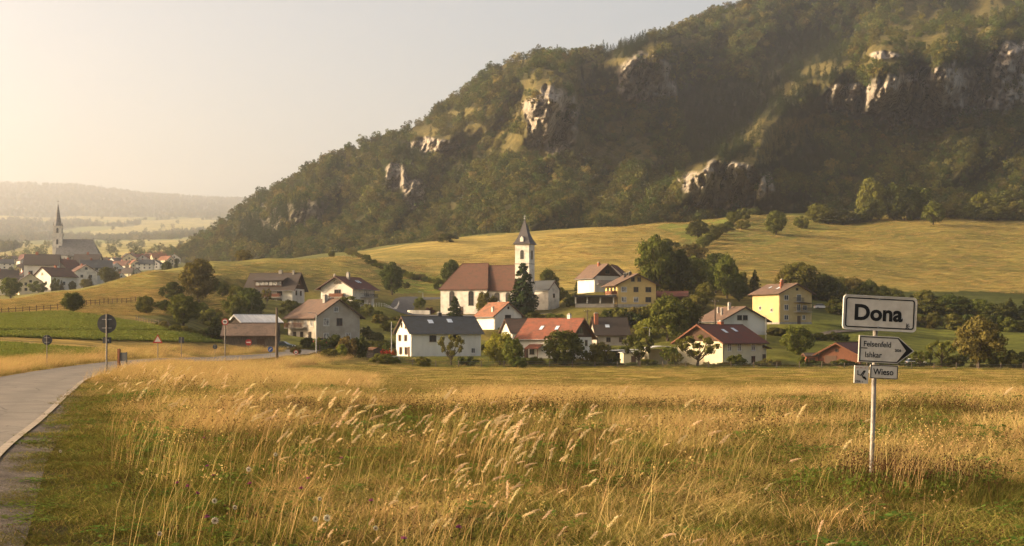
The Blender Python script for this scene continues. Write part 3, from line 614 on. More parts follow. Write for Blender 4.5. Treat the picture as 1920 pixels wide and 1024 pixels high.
_, ro, zs = house('red', 'white house with bright red tiled roof and dark timbered gable', -31, 12.2, 10.0, 4.6, 3.7, PL_WHITE, T_RED, over=.9, og=.9, chims=[(3.2, .2, 1.7, .7)], chm=PL_WHITE, boards=('r', 4.5),
      wins=W_('f', (1.6, 4.8), 2.7, 1.1, 1.3, 'brown')+W_('r', (-2.2, 2.4), 2.6, 1.1, 1.3, 'brown')+[('r', -.4, 5.2, 2.4, 1.4, 'brown', 3), ('r', 2.4, .3, 1.1, 1.3, 'brown'), ('f', -3, .8, 1.2, 1.2, 'brown')],
      skies=[(-1, -1.9, .55, .8, 1.3), (-1, 1.9, .55, .8, 1.3)], doors=[('f', -4.4, 1, 2.1)])
q = MB(); q.prism([(-7.3, 2.0), (-5.0, 2.9), (-5.0, 3.0), (-7.3, 2.12)], -3.6, -.2, axis='x'); q.tube([(-3.4, -7.1, 2.0), (-3.4, -7.1, -.5)], .07); q.tube([(-.4, -7.1, 2.0), (-.4, -7.1, -.5)], .07); q.build('porch_roof', T_RED, _)
house('beige', 'beige rendered farmhouse with brown roof and long wooden balcony', -50, 12.0, 11.5, 5.3, 3.6, PL_GREY, T_BR, over=1.0, og=.7, chims=[(2.2, -1.0, 1.4, .9), (.8, .8, .9, .5)], chm=CONC,
      wins=[('r', 0.3, 3.1, 1.5, 1.7, 'brown'), ('r', -3.2, 3.1, 1.5, 1.7, 'curtain'), ('r', -.6, 6.2, 1.2, 1.1, 'curtain'), ('r', -3.2, .3, 1.4, 1.2, 'curtain'), ('r', 2.6, .3, 1.4, 1.2, 'curtain')]+W_('f', (-4.2, -1.4, 1.6, 4.2), 3.0, 1.2, 1.5, 'curtain')+W_('f', (-3, 0, 3.4), .2, 1.2, 1.6, 'brown'),
      balc=[('f', -1.8, 2.7, 7.5, 1.3, 'wood')])
house('dark_gable', 'white house with steep dark roof and long shed dormer', -12, 13.5, 9.5, 4.4, 4.3, PL_WHITE, T_DK, over=.8, og=.9, chims=[(1.4, .2, 1.3, .9), (5.4, -.3, 1.1, .5)], chm=CONC,
      wins=W_('f', (-3.5, -.2, 3.0), 2.5, 1.5, 1.4, 'brown', 3)+W_('f', (0.6, 3.0), -.5, 1.4, 1.9, 'brown')+W_('r', (-1.8, 1.8), 2.6, 1.1, 1.3, 'brown')+[('r', 0, 5.6, 1.6, 1.3, 'brown')], boards=('r', 4.4),
      balc=[('f', -1.0, 2.0, 9.0, 1.4, 'solid')])
rt = bpy.data.objects['house.00%d' % (len([o for o in bpy.data.objects if o.name.startswith('house')])-1)] if False else SC.objects[-1]
_dg = [o_ for o_ in SC.objects if o_.get('label', '').startswith('white house with steep dark')][0]
q = MB(); q.prism([(-4.6, 4.9), (-2.0, 7.3), (-4.6, 6.6)], -4.4, 3.6, axis='x'); d_ = q.build('dormer', WOOD, _dg)
q = MB(); q.prism([(-5.1, 6.55), (-1.6, 7.62), (-1.6, 7.8), (-5.1, 6.72)], -5.0, 4.2, axis='x'); q.build('dormer_roof', T_DK, d_)
for k in range(6): q = MB(); q.box(-4.1+k*1.28, -3.0+k*1.28, -4.68, -4.58, 5.3, 6.3); q.build('dormer_window', CURT, d_)
house('balcony', 'pale gabled house with reddish roof and pink balcony on the hill', 65, 11.5, 10.2, 5.2, 2.9, PL_OLD, T_OX, over=1.1, og=1.2, chims=[(-1.4, -1.0, 1.6, .8), (-4.6, 1.4, 1.3, .5)], chm=CONC, barge=FRAMEB,
      wins=[('l', .3, 3.3, 2.1, 1.4, 'brown', 3), ('l', .3, 6.3, 2.3, 1.0, 'brown', 3), ('f', 1.5, 2.9, 3.0, 1.5, 'curtain', 3), ('f', -.5, .1, 1.4, 1.8, 'brown'), ('f', 3.2, .1, 1.4, 1.8, 'brown')],
      balc=[('l', .4, 2.6, 4.4, 1.2, 'solid'), ('f', 1.8, 2.6, 7.0, 1.6, 'dark')], skies=[(-1, 1.2, .45, .7, 1.3), (-1, 2.4, .45, .7, 1.3)], dish=('l', 3.0, 3.2))
_oc, _, _ = house('ochre', 'ochre house of two storeys with six brown framed front windows', 104, 11.0, 10.8, 6.3, 2.6, PL_OCHRE, T_BR, over=1.0, og=.9, chims=[(-1.5, .6, 1.3, .7), (0, 1.6, 1.0, .5), (2, .3, 1.0, .5)], chm=DARKM, plinth=.9,
      wins=[('l', -3.7, 4.2, 1.6, 1.35, 'curtain'), ('l', -.3, 4.2, 1.35, 1.35, 'brown'), ('l', 3.2, 4.2, 1.6, 1.35, 'brown'), ('l', -3.7, 1.5, 1.4, 1.35, 'curtain'), ('l', -.3, 1.5, 1.35, 1.35, 'curtain'), ('l', 3.2, 1.5, 1.6, 1.35, 'brown'), ('l', -1.2, 7.0, 1.0, 1.2, 'brown'), ('l', .6, 7.0, 1.0, 1.2, 'brown')]+W_('b', (3, 0, -3), 4.0, 1.5, 1.6, 'brown'),
      balc=[('b', 2.0, 3.5, 5.5, 1.6, 'solid')])
house('twin', 'white gabled house with brown roof behind the dark garage', 118, 10, 8.5, 4.6, 3.6, PL_WHITE, T_BR, over=.8, chims=[(-1, .5, 1.2, .6)], boards=('l', 4.8), wins=[('l', 0, 5.4, 1.6, 1.2, 'brown')], balc=[('l', 0, 2.4, 7.5, 1.2, 'wood')])
PZ['twin2'] = PZ['twin']+Vector((5.2, 5, .6)); house('twin2', 'white house with rusty brown roof, squeezed behind the ochre house', 75, 9, 7.5, 4.4, 3.2, PL_WHITE, T_OX, wins=W_('l', (-1.5, 1.5), 2.4, 1, 1.2, 'brown'))
house('dark_back', 'house with a blackish brown roof behind the red roofed house', 8, 7.5, 8, 2.8, 3.6, PL_GREY, T_DK, chims=[(-3.4, -1.5, 2.2, .9)], skies=[(-1, -.9, .58, 1.0, 1.0)], wins=W_('f', (-1, 2), .8, 1, 1.1, 'brown'))
_cr, ro, zs = house('cream', 'cream house with oxblood roof, lit gable and two bright skylights', 42, 13.0, 12.2, 5.0, 3.3, PL_CREAM, T_OX, over=1.0, og=1.0, chims=[(.6, .3, 1.4, .95)], boards=('l', 5.0), barge=WOODR,
      wins=[('f', -4.4, 3.0, 1.25, 1.8, 'curtain'), ('f', -1.2, 3.0, 1.25, 1.8, 'curtain'), ('f', 3.4, 3.0, 1.25, 1.7, 'curtain')]+W_('f', (-4.2, 3.4), .4, 1.2, 1.5, 'brown'),
      skies=[(-1, -1.6, .42, .9, 1.5), (-1, 2.2, .34, .9, 1.6)])
q = MB(); q.prism([(-3.5, -2.5), (3.2, -2.5), (3.2, 3.6), (-3.5, 3.6)], 6.5, 11.2, axis='x'); q.build('annex_wall', PL_CREAM, _cr)
q = MB(); q.prism([(6.2, 4.7), (11.9, 3.3), (11.9, 3.5), (6.2, 4.95)], -4.4, 4.0, axis='y'); q.build('annex_roof', WOOD, _cr)
for x in (7.8, 10.3): q = MB(); q.box(x-.6, x+.6, -3.58, -3.45, -.2, 2.2); q.build('annex_door', FRAMEB, _cr)
house('grey_roof', 'wide white gabled house with grey brown roof, above the cream house', 112, 12, 12.5, 3.6, 3.1, PL_WHITE, T_BR, over=1.0, og=.8, chims=[(-1.2, 1.4, 1.6, .6), (-2, 4, 1.5, .4), (1.5, 3, 1.3, .4)], chm=CONC,
      wins=[('l', -1.4, 3.6, 1.3, 1.2, 'brown'), ('l', .2, 3.6, 1.3, 1.2, 'brown')]+W_('b', (4.5, 2, -1), 1.0, 1.0, 1.5, 'brown'))
_ye, _, _ = house('yellow_tall', 'tall yellow house of three storeys with stacked dark balconies', 118, 11.5, 10.6, 8.2, 2.3, PL_YEL, T_BR, over=.9, og=.8, chims=[(-1.5, 1.2, 1.6, .6), (.5, -.5, 1.2, .5), (-3, 2.8, 1.7, .35)], plinth=.5,
      wins=[('l', -3.2, 6.3, 1.4, 1.3, 'white'), ('l', -3.2, 3.7, 1.4, 1.4, 'white'), ('l', -3.2, 1.1, 1.4, 1.3, 'white'), ('l', 1.0, 6.0, 1.4, 1.8, 'white'), ('l', .9, 3.5, 1.2, 1.8, 'white'), ('l', 3.0, 3.7, 1.4, 1.3, 'white'), ('l', 2.6, 1.2, 1.0, 1.2, 'white'), ('l', .4, 8.8, .8, .7, 'brown', 1), ('b', 2.4, 3.2, 1.0, 1.0), ('b', -2.4, 3.8, 1.0, 1.0), ('b', -2.6, 1.0, 1.2, 1.3)],
      balc=[('l', 1.8, 3.3, 5.0, 1.4, 'dark'), ('l', .6, 5.9, 2.6, 1.2, 'dark')], doors=[('l', 1.0, 1.1, 2.2)], skies=[(1, -2, .5, .9, 1.4), (1, 2.2, .4, .7, 1.0)])
q = MB(); q.prism([(.2, 5.7), (4.6, 5.4), (4.6, 5.5), (.2, 5.85)], -1.7, -.003); tf(q, face_M('l', 11.5, 10.6)).build('canopy', WOOD, _ye)
# farm buildings
_bl, _, _ = house('barn_left', 'weathered grey plank barn with old pantile roof by the road', 4, 9.4, 6.5, 2.7, 1.9, WOODG, T_OLD, over=.5, og=.3, cat='barn', name='barn', barge=WOODG, group=None, doors=[('f', 2.2, 1.4, 2.0)])
PZ['metal'] = P(478, 640, 274); house('metal', 'shed with pale sheet metal roof behind the weathered barn', 30, 7.4, 7.5, 3.6, 1.3, WOODG, TINROOF, over=.4, og=.5, cat='shed', name='shed', barge=FRAMEW, group=None)
house('barn_right', 'red brown timber barn with dark roof beyond the signpost', 60, 14, 9.6, 2.1, 2.5, WOODR, T_OX, over=.8, og=.8, cat='barn', name='barn', barge=WOODR, group=None, wins=[('l', 0, 2.9, .7, .7, 'brown', 1)], doors=[('l', -1.2, 2.4, 2.2)])
PZ['hut'] = P(1519, 688, 289); house('hut', 'tiny brick lean-to beside the red brown timber barn', 4, 2.4, 3, 2.2, .4, BRICK, T_DK, over=.25, og=.2, cat='shed', name='shed', group=None, doors=[('f', 0, 1.2, 1.8)])
house('garden_hut', 'small tan garden hut with rusty flat roof by the flower bed', -30, 3.0, 2.4, 1.9, .25, WOODG, mk('rusty_felt', (.28, .13, .06), (.16, .09, .04), 2), over=.25, og=.2, cat='shed', name='shed', group=None, doors=[('r', 0, .9, 1.6)])
# long red metal-roofed shed
house('longshed', 'long open shed with reddish ribbed roof right of the ochre house', -8, 9.5, 5, 1.6, 1.2, WOOD, T_OX, over=.4, cat='shed', name='shed', group=None)
# dark flat garage with open bays
p = PZ['garage']; ga = empty('garage', (p.x, p.y, p.z), R(-4), 'dark flat roofed garage with open bays left of the ochre house', 'garage')
q = MB(); q.box(-5.2, 5.2, 2.2, 2.4, -1, 3.0); q.box(-5.2, 5.2, -2.5, -2.3, -1, 1.1); q.box(-5.2, -5.0, -2.28, 2.18, -1, 3.0); q.build('wall', PL_GREY, ga)
for x in (-5.1, -2.0, 1.5, 5.1): q = MB(); q.box(x-.15, x+.15, -2.6, -2.3, 1.102, 2.9); q.build('pillar', PL_WHITE, ga)
q = MB(); q.box(-5.8, 5.8, -3.3, 2.9, 3.002, 3.3); q.box(-5.9, 5.9, -3.4, -3.305, 2.85, 3.4); q.build('roof', DARKM, ga)
# pale flat roofs between the red and the cream house
for (px, py, Y, L_, D_, h_, rz, lab, wm, nm) in ((1160, 684, 312, 7.5, 7, 2.9, 12, 'dark open carport with pale flat roof, right of the red roofed house', WOOD, 'carport'), (1237, 686, 298, 5.6, 6.5, 3.4, 6, 'open carport with curved pale roof against the cream house', PL_CREAM, 'carport'), (1184, 686, 296, 3.6, 4, 2.6, 6, 'small cream block shed between the two pale roofed carports', PL_CREAM, 'shed')):
    p = P(px, py, Y-3); p.y = Y; root = empty(nm, (p.x, Y, p.z), R(rz), lab, nm)
    q = MB()
    if nm == 'shed': q.box(-L_/2, L_/2, -D_/2, D_/2, -1, h_)
    else: q.box(-L_/2, L_/2, D_/2-.2, D_/2, -1, h_); q.box(-L_/2, -L_/2+.2, -D_/2, D_/2-.202, -1, h_)
    q.build('wall', wm, root); q = MB(); n_ = 8
    top = [(-L_/2-.4+(L_+.8)*k/n_, h_+.05+(.55*math.sin(math.pi*k/n_*.9) if px > 1200 else .25*k/n_)) for k in range(n_+1)]
    q.prism(top+[(a, b+.12) for a, b in reversed(top)], -D_/2-.5, D_/2+.3); q.build('roof', TINROOF, root)
    if nm != 'shed':
        for x in (L_/2-.15,): q = MB(); q.box(x-.12, x+.12, -D_/2-.1, -D_/2+.14, -1, h_); q.build('post', WOOD, root)
    else: door(root, face_M('f', L_, D_), .3, 1.0, 2.0, FRAMEB)

# ------------------------------------------------------------ village church
def hip_roof(L, W, h, rise, hl, hr, ov=.5, th=.25):
    a, b = L/2+ov, W/2+ov; k = rise/(W/2); zb = h-k*ov
    v = [(-a, -b, zb), (a, -b, zb), (a, b, zb), (-a, b, zb), (-L/2+hl, 0, h+rise), (L/2-hr, 0, h+rise)]; v2 = [(x, y, z-th) for x, y, z in v[:4]]
    m = MB(); m.add(v+v2, [(0, 1, 5, 4), (1, 2, 5), (2, 3, 4, 5), (3, 0, 4), (0, 6, 7, 1), (1, 7, 8, 2), (2, 8, 9, 3), (3, 9, 6, 0), (6, 9, 8, 7)])
    for i, j in ((4, 5), (0, 4), (3, 4), (1, 5), (2, 5)): m.tube([v[i], v[j]], .14, 5)
    return m
p = PZ['church']; ch = empty('church', (p.x, p.y, p.z), R(-22), 'old white village church with red roofed nave and pointed tower', 'church')
q = MB(); q.box(-11.0, 3.5, -5.2, 5.2, -3, 8.0); q.build('wall', PL_OLD, ch)
q = MB(); q.box(3.5, 11.2, -4.0, 4.0, -3, 7.6); q.build('choir_wall', PL_OLD, ch)
q = hip_roof(14.5, 10.4, 8.0, 6.9, 4.6, 1.8); q.v = [(x-3.75, y, z) for x, y, z in q.v]; nr_ = q.build('roof', T_CH, ch)
q = hip_roof(9.7, 8.0, 7.6, 6.6, 0, 0, .45); q.v = [(x+6.85, y, z) for x, y, z in q.v]; q.build('choir_roof', T_CH, ch)
q = MB(); q.box(-11.15, 3.65, -5.35, 5.35, 7.5, 7.75); q.build('cornice', PL_OLD, ch)
for x in (3.2,): q = MB(); q.prism([(-5.9, -3), (-5.2, -3), (-5.2, 6.2), (-5.9, 5.0)], x-.5, x+.5, axis='x'); q.build('buttress', PL_OLD, ch)
M = face_M('f', 0, 10.4)
for x in (-7.4, -1.4): arch_window(ch, M, x, 2.6, 1.5, 4.2)
arch_window(ch, face_M('f', 0, 8.0), 6.2, 2.3, 1.4, 4.0); arch_window(ch, face_M('f', 0, 8.0), 9.6, 2.3, 1.4, 4.0)
door(ch, M, -4.4, 1.1, 2.3, FRAMEB)
tw = MB(); tx = 13.3; hw = 2.15; tw.box(tx-hw, tx+hw, -2.6, -2.6+2*hw, -3, 20.2); two = tw.build('tower', PL_OLD, ch)
q = MB(); q.box(tx-hw-.12, tx+hw+.12, -2.72, -2.6+2*hw+.12, 14.3, 14.55); q.box(tx-hw-.1, tx+hw+.1, -2.7, -2.6+2*hw+.1, 19.9, 20.2); q.build('string_course', CONC, two)
Mt = Matrix.Translation((tx, -2.6+hw, 0))
for fc in 'frlb': arch_window(two, Mt @ face_M(fc, 2*hw, 2*hw), 0, 15.8, 1.0, 2.5, .12)
q = MB(); prof = [(2.75, 20.0), (2.3, 20.6), (1.45, 22.4), (.75, 24.8), (.06, 27.2)]; vs = []; fs = []; yc = -2.6+hw
for i, (rr, z) in enumerate(prof): vs += [(tx-rr, yc-rr, z), (tx+rr, yc-rr, z), (tx+rr, yc+rr, z), (tx-rr, yc+rr, z)]
for i in range(len(prof)-1):
    for k in range(4): fs.append((i*4+k, i*4+(k+1) % 4, i*4+4+(k+1) % 4, i*4+4+k))
fs.append((3, 2, 1, 0)); q.add(vs, fs); sp = q.build('spire', mk('shingle_dark', (.06, .05, .05), (.035, .03, .03), 3, .6, .4, .5, 8), two)
q = MB(); q.prism([(tx-.5, 20.7), (tx+.5, 20.7), (tx+.5, 21.6), (tx, 22.3), (tx-.5, 21.6)], yc-2.5, yc-1.2); q.build('spire_dormer', PL_WHITE, sp)
q = MB(); q.tube([(tx, yc, 27), (tx, yc, 28.6)], .06, 6); q.box(tx-.35, tx+.35, yc-.05, yc+.05, 28.05, 28.16)
q.tube([(tx, yc, 27.15), (tx, yc, 27.35), (tx, yc, 27.6), (tx, yc, 27.8)], [.05, .25, .25, .05], 8); q.build('cross', METAL, sp)
p = PZ['chapel']; house('chapel', 'little white sacristy with grey roof at the foot of the church tower', -38, 8, 5.5, 4.6, 2.4, PL_OLD, T_SL, over=.4, og=.4, cat='chapel', name='chapel', wins=[('r', 0, 2.2, .9, 1.2, 'brown')], group=None)
# ------------------------------------------------------------ the far town
TW = []
def town_proto(k):
    rng = random.Random(k); L = rng.uniform(9, 14); W = rng.uniform(8, 10); h = rng.uniform(3.8, 6); rise = rng.uniform(3, 4.2)
    wl = [PL_WHITE, PL_CREAM, PL_OLD, PL_OCHRE, PL_WHITE, PL_GREY, PL_WHITE, PL_CREAM][k]; rf = [T_CH, T_DK, T_CH, T_BR, T_DK, T_OX, T_SL, T_OR][k]
    desc = ['white house with red brown roof', 'cream house with blackish roof', 'pale house with russet roof', 'ochre house with brown roof', 'white house with dark roof', 'grey house with oxblood roof', 'white house with slate grey roof', 'cream house with orange roof'][k]
    root = empty('town_house', (0, 0, 0), 0, desc+' in the hazy valley town', 'house', 'houses of the far town'); root['label_base'] = desc
    g = MB(); g.prism([(-W/2, -4), (W/2, -4), (W/2, h), (0, h+rise), (-W/2, h)], -L/2, L/2, axis='x'); g.build('wall', wl, root)
    q = MB(); kk = rise/(W/2)
    for s_ in (-1, 1): e = W/2+.6; q.prism([(0, h+rise+.02), (s_*e, h+rise-kk*e+.02), (s_*e, h+rise-kk*e+.25), (0, h+rise+.25)], -L/2-.5, L/2+.5, axis='x')
    ro = q.build('roof', rf, root); q = MB(); x = rng.uniform(-2, 2); q.box(x-.4, x+.4, -.4, .4, h+rise-.5, h+rise+1.0); q.build('chimney', BRICK, ro)
    for fc, us in (('f', (-L*.3, 0, L*.3)), ('l', (-2, 2)), ('r', (-2, 2)), ('b', (-L*.3, L*.3))):
        for u in us:
            for v in (1.2, 3.6) if h > 4.8 else (1.3,):
                g = MB(); g.box(u-.6, u+.6, -.05, .02, v, v+1.3); tf(g, face_M(fc, L, W)).build('window', GLASS, root)
    g = MB(); g.box(-.6, .6, -.05, .02, 4.9, 6.0); tf(g, face_M('l', L, W)).build('window', GLASS, root)
    return root, (L, W, h)
protos = [town_proto(k) for k in range(8)]
used = set()
def town_place(k, px, py, Y, rz, sc=1.0, label=None):
    root = protos[k][0]
    c = root if k not in used else copy_tree(root); used.add(k)
    x = (px-CXP)/F*Y; c.location = (x, Y, HC-(py-HY)/F*Y if py else gz1(x, Y)); c.rotation_euler = (0, 0, R(rz)); c.scale = (sc, sc, sc)
    c['label'] = label or protos[k][0]['label_base']+(' in the front' if Y < 770 else ' in the middle' if Y < 950 else ' in the rearmost')+' town rows, '+('left of the church' if px < 90 else 'below the church' if px < 190 else 'right of the church')
    return c
town_place(0, 104, 541, 560, 60, 1.0, 'white gabled house with reddish roof nearest to the grassy slope')
town_place(1, 55, 551, 545, 115, .85, 'cream house with black roof and lit side wall at the slope edge')
town_place(7, 36, 552, 550, 80, .6, 'tiny pale block house left of the black roofed cream house')
town_place(4, 8, 545, 560, 20, 1.0, 'white house cut by the left edge of the photo')
town_place(2, 155, 527, 620, 120, .95, 'pale gabled house with red roof lit from the left, above the slope')
town_place(6, 180, 523, 630, 20, 1.0, 'white house with slate roof and a small bright chimney, behind the slope')
town_place(1, 165, 519, 680, 5, 1.2, 'wide cream house with black roof, below the big church')
town_place(5, 125, 527, 650, 70, 1.0, 'grey gabled house with oxblood roof, between two dark roofs')
town_place(4, 80, 524, 640, 10, 1.4, 'broad dark roofed house in the middle of the near town row')
rng = random.Random(3)
rows = [(690, 0, 250, 11), (740, 0, 200, 11), (790, 0, 235, 13), (850, 0, 300, 15), (915, 0, 330, 14), (990, 190, 330, 7), (1060, 0, 330, 9), (1150, 0, 330, 8)]
for (Y, a, b, n_) in rows:
    for i in range(n_):
        px = a+(b-a)*(i+rng.uniform(.1, .9))/n_; yy = Y+rng.uniform(-18, 18)
        if 80 < px < 195 and yy > 960: continue
        town_place(rng.randrange(8), px, None, yy, rng.choice((10, 25, 60, 95, 120, 150))+rng.uniform(-8, 8), rng.uniform(.62, .9))
# big town church with needle spire
Y = 985; p = P(146, 494, Y); tc = empty('town_church', p, R(8), 'large hazy town church with tall needle spire', 'church')
SL = roof_mat('town_church_slate', (.20, .19, .18), (.15, .145, .14))
q = MB(); q.box(-12, 15, -6.5, 6.5, -6, 5.6); q.build('wall', PL_GREY, tc)
q = hip_roof(27, 15, 5.6, 11, 0.2, 5.0, .6); q.v = [(x+1.5, y, z) for x, y, z in q.v]; q.build('roof', SL, tc)
q = MB(); q.box(-13, -5.5, -10, -6.5, -6, 5.0); q.build('aisle_wall', PL_WHITE, tc)
q = MB(); q.prism([(-10.5, 4.8), (-6.4, 10), (-6.4, 10.3), (-10.5, 5.1)], -13.4, -5.0, axis='x'); q.build('aisle_roof', SL, tc)
q = MB(); q.box(-22, -16.5, -3, 3, -6, 2.5); q.prism([(-3.5, 2.4), (3.5, 2.4), (0, 6)], -22.3, -16.5, axis='x'); q.build('side_chapel', PL_WHITE, tc)
for x in (-4, 0, 4, 8, 12): arch_window(tc, face_M('f', 0, 13), x, -.5, 1.3, 4.6)
q = MB(); q.box(-16.5, -10.0, -3.2, 3.2, -6, 19.5); q.box(-16.9, -9.6, -3.6, 3.6, 19.5, 20.2); q.box(-16.0, -10.5, -2.7, 2.7, 20.2, 25.2); q.box(-16.4, -10.1, -3.1, 3.1, 25.2, 25.7); t2 = q.build('tower', PL_OLD, tc)
Mt = Matrix.Translation((-13.25, 0, 0))
for fc in 'flr': arch_window(t2, Mt @ face_M(fc, 6.5, 6.4), 0, 13.0, 1.2, 3.4); arch_window(t2, Mt @ face_M(fc, 5.5, 5.4), 0, 21.0, 1.3, 3.2)
q = MB(); vs = []; fs = []; prof = [(2.9, 25.7), (2.1, 28.5), (1.2, 34.5), (.06, 41.5)]
for rr, z in prof: vs += [(-13.25+rr*math.cos(a+.39), rr*math.sin(a+.39), z) for a in np.linspace(0, 2*math.pi, 9)[:-1]]
for i in range(3):
    for k in range(8): fs.append((i*8+k, i*8+(k+1) % 8, i*8+8+(k+1) % 8, i*8+8+k))
fs.append(tuple(reversed(range(8)))); q.add(vs, fs); sp = q.build('spire', SL, t2)
for sx in (-1, 1):
    for sy in (-1, 1): q = MB(); q.tube([(-13.25+sx*2.5, sy*2.5, 25.7), (-13.25+sx*2.5, sy*2.5, 28.6)], [.45, .03], 6); q.build('pinnacle', SL, t2)
q = MB(); q.tube([(-13.25, 0, 41), (-13.25, 0, 44)], .12, 5); q.box(-13.95, -12.55, -.1, .1, 42.6, 42.9); q.build('cross', METAL, sp)

# ------------------------------------------------------------ trees that stand alone
def tree_proto(kind, k):
    nm = {'con': 'conifer', 'shrub': 'shrub'}.get(kind, 'tree'); root = empty(nm, (0, 0, 0), 0, 'x', nm); h = 10.0; sd = hash_(kind)+k
    if kind == 'con': tb = MB(); tb.tube([(0, 0, -.5), (0, 0, 9)], [.26, .05], 7); cm = conifer_mesh('crown', LEAF['needle'], sd, h, 7.2, 5200, .42, .04, .6)
    elif kind == 'fir': tb = MB(); tb.tube([(0, 0, -.5), (0, 0, 9)], [.2, .04], 7); cm = conifer_mesh('crown', LEAF['needle'], sd, h, 4.6, 3200, .34, .04)
    elif kind == 'poplar': bl = [(0, 0, z, .9+.5*math.sin(z/10*3.0)) for z in np.linspace(1, 9, 9)]; tb = trunk_mb(h, 2.5, .18, sd, .1, 4, bl); cm = crown_mesh('crown', LEAF['mid'], sd, bl, 2600, .34)
    elif kind == 'apple':
        bl = broad_blobs(h, 11.5, sd, .30, 20); bl = [(x, y, z, r*.72) for x, y, z, r in bl]; tb = trunk_mb(h*.8, 11, .38, sd, .30, 12, bl); cm = crown_mesh('crown', LEAF['olive'], sd, bl, 1700, .40, .5)
    elif kind == 'shrub': bl = broad_blobs(h, 12, sd, -.05, 11); tb = trunk_mb(h*.6, 8, .2, sd, .05, 6, bl); cm = crown_mesh('crown', LEAF['mid'], sd, bl, 2600, .55)
    else: bl = broad_blobs(h, 9.0, sd, .10, 26, 'pear' if k % 2 else 'round'); tb = trunk_mb(h, 8, .34, sd, .16, 9, bl); cm = crown_mesh('crown', LEAF['mid'], sd, bl, 5200, .34)
    tb.build('trunk', BARK, root); c = bpy.data.objects.new('crown', cm); link(c, root); return root
def hash_(s_): return sum(ord(c)*(i+3) for i, c in enumerate(s_))*13
TPR = {}; TUSED = set(); CMS = {}
def tree(px, py, hpx, wpx, kind, leaf, label, Y=None, group=None, y0=200, cat=None, name=None, vr=0):
    k = int(abs(px*7+py*3)) % (3 if kind in ('round', 'shrub') else 2)
    if (kind, k) not in TPR: TPR[(kind, k)] = tree_proto(kind, k)
    pr = TPR[(kind, k)]
    if (kind, k) in TUSED: root = copy_tree(pr)
    else: root = pr; TUSED.add((kind, k))
    if Y is None: q = hit(px, py, y0); Y = q.y; z = q.z
    else:
        z = HC-(py-HY)/F*Y; zg = gz1((px-CXP)/F*Y, Y)
        if abs(z-zg) > .7:                       # stand it on the ground near there
            q = hit(px, py, Y-70 if Y > 300 else Y-30)
            if abs(q.y-Y) < 75: Y = q.y; z = q.z
            else: z = zg
    x = (px-CXP)/F*Y; s_ = F/Y; hh = hpx/s_/10; ww = wpx/s_/{'con': 7.2, 'fir': 4.6, 'poplar': 2.6, 'apple': 11.5, 'shrub': 11.5, 'round': 9.2}[kind]
    root.location = (x, Y, z); root.scale = (ww, ww, hh); root.rotation_euler = (0, 0, (px*1.7+py) % 6.28)
    root['label'] = label; root['category'] = cat or ('shrub' if kind == 'shrub' else 'tree')
    if group: root['group'] = group
    elif 'group' in root: del root['group']
    root.name = name or ('shrub' if kind == 'shrub' else ('conifer' if kind in ('con', 'fir') else 'tree'))
    for c in root.children:
        if c.name.startswith('crown'):
            if leaf:
                key = (c.data.name, leaf)
                if key not in CMS: m2 = c.data.copy(); m2.materials.clear(); m2.materials.append(LEAF[leaf]); CMS[key] = m2; 
                c.data = CMS[key]
    return root
# proto crowns keep their own mesh; each colour is its own copy of that mesh
_src = {}
T = tree
T(137, 586, 38, 42, 'round', 'dark', 'dark round tree beside the field fence on the left slope')
T(372, 566, 78, 72, 'round', 'olive', 'biggest olive green tree on the slope left of the village', Y=405)
T(322, 566, 34, 42, 'shrub', 'dark', 'dark bush at the left foot of the biggest slope tree', Y=398)
T(344, 622, 62, 54, 'round', 'mid', 'bushy mid green tree leaning over the slope fence', Y=300)
T(395, 612, 34, 44, 'shrub', 'olive', 'olive bush between the slope tree and the barn', Y=330)
T(413, 640, 44, 46, 'shrub', 'dark', 'dark bush just left of the weathered barn', Y=272)
T(468, 604, 62, 58, 'round', 'dark', 'bushy dark tree below the steep dark roofed house', Y=345)
T(440, 600, 48, 44, 'round', 'mid', 'mid green tree on the bank left below the dark roofed house', Y=360)
T(545, 592, 30, 40, 'shrub', 'mid', 'leafy shrub under the right end of the dark roofed house', Y=385)
T(500, 574, 34, 22, 'apple', 'olive', 'thin little tree in front of the dark roofed house', Y=388)
T(578, 600, 32, 60, 'shrub', 'dark', 'wide dark shrub between the dark roofed and the beige house', Y=366)
T(735, 553, 60, 42, 'round', 'dark', 'upright dark tree by the road right of the pink balcony house', Y=440)
T(648, 583, 28, 54, 'shrub', 'mid', 'wide green bush in front of the pink balcony house', Y=380)
T(618, 581, 26, 24, 'shrub', 'wine', 'wine red shrub against the pink balcony house', Y=383)
T(690, 560, 18, 30, 'shrub', 'dark', 'low shrub at the corner of the pink balcony house', Y=392)
T(853, 600, 44, 36, 'con', None, 'dark spreading conifer at the left corner of the church', Y=372)
T(846, 545, 56, 40, 'round', 'dark', 'dark tree behind the left end of the church roof', Y=455)
T(981, 600, 106, 72, 'con', None, 'great dark conifer in front of the church tower', Y=385)
T(908, 604, 58, 30, 'round', 'olive', 'pale leafy little tree against the church nave', Y=386)
T(925, 602, 46, 20, 'round', 'olive', 'slim pale tree beside the church nave buttress', Y=388)
T(1027, 552, 46, 38, 'round', 'dark', 'dark tree behind the church sacristy', Y=470)
T(1084, 556, 36, 22, 'fir', None, 'small conifer on the meadow edge left of the twin gables', Y=440)
T(1050, 566, 28, 26, 'shrub', 'dark', 'dark shrub right of the sacristy', Y=430)
T(1073, 575, 24, 30, 'shrub', 'mid', 'green shrub left of the dark garage', Y=405)
T(762, 541, 12, 14, 'shrub', 'dark', 'clipped dark ball tree by the churchyard road', Y=470)
T(818, 543, 12, 12, 'shrub', 'dark', 'second small ball tree by the churchyard road', Y=470)
T(787, 580, 22, 22, 'shrub', 'mid', 'pale green bush on the traffic island by the church', Y=412)
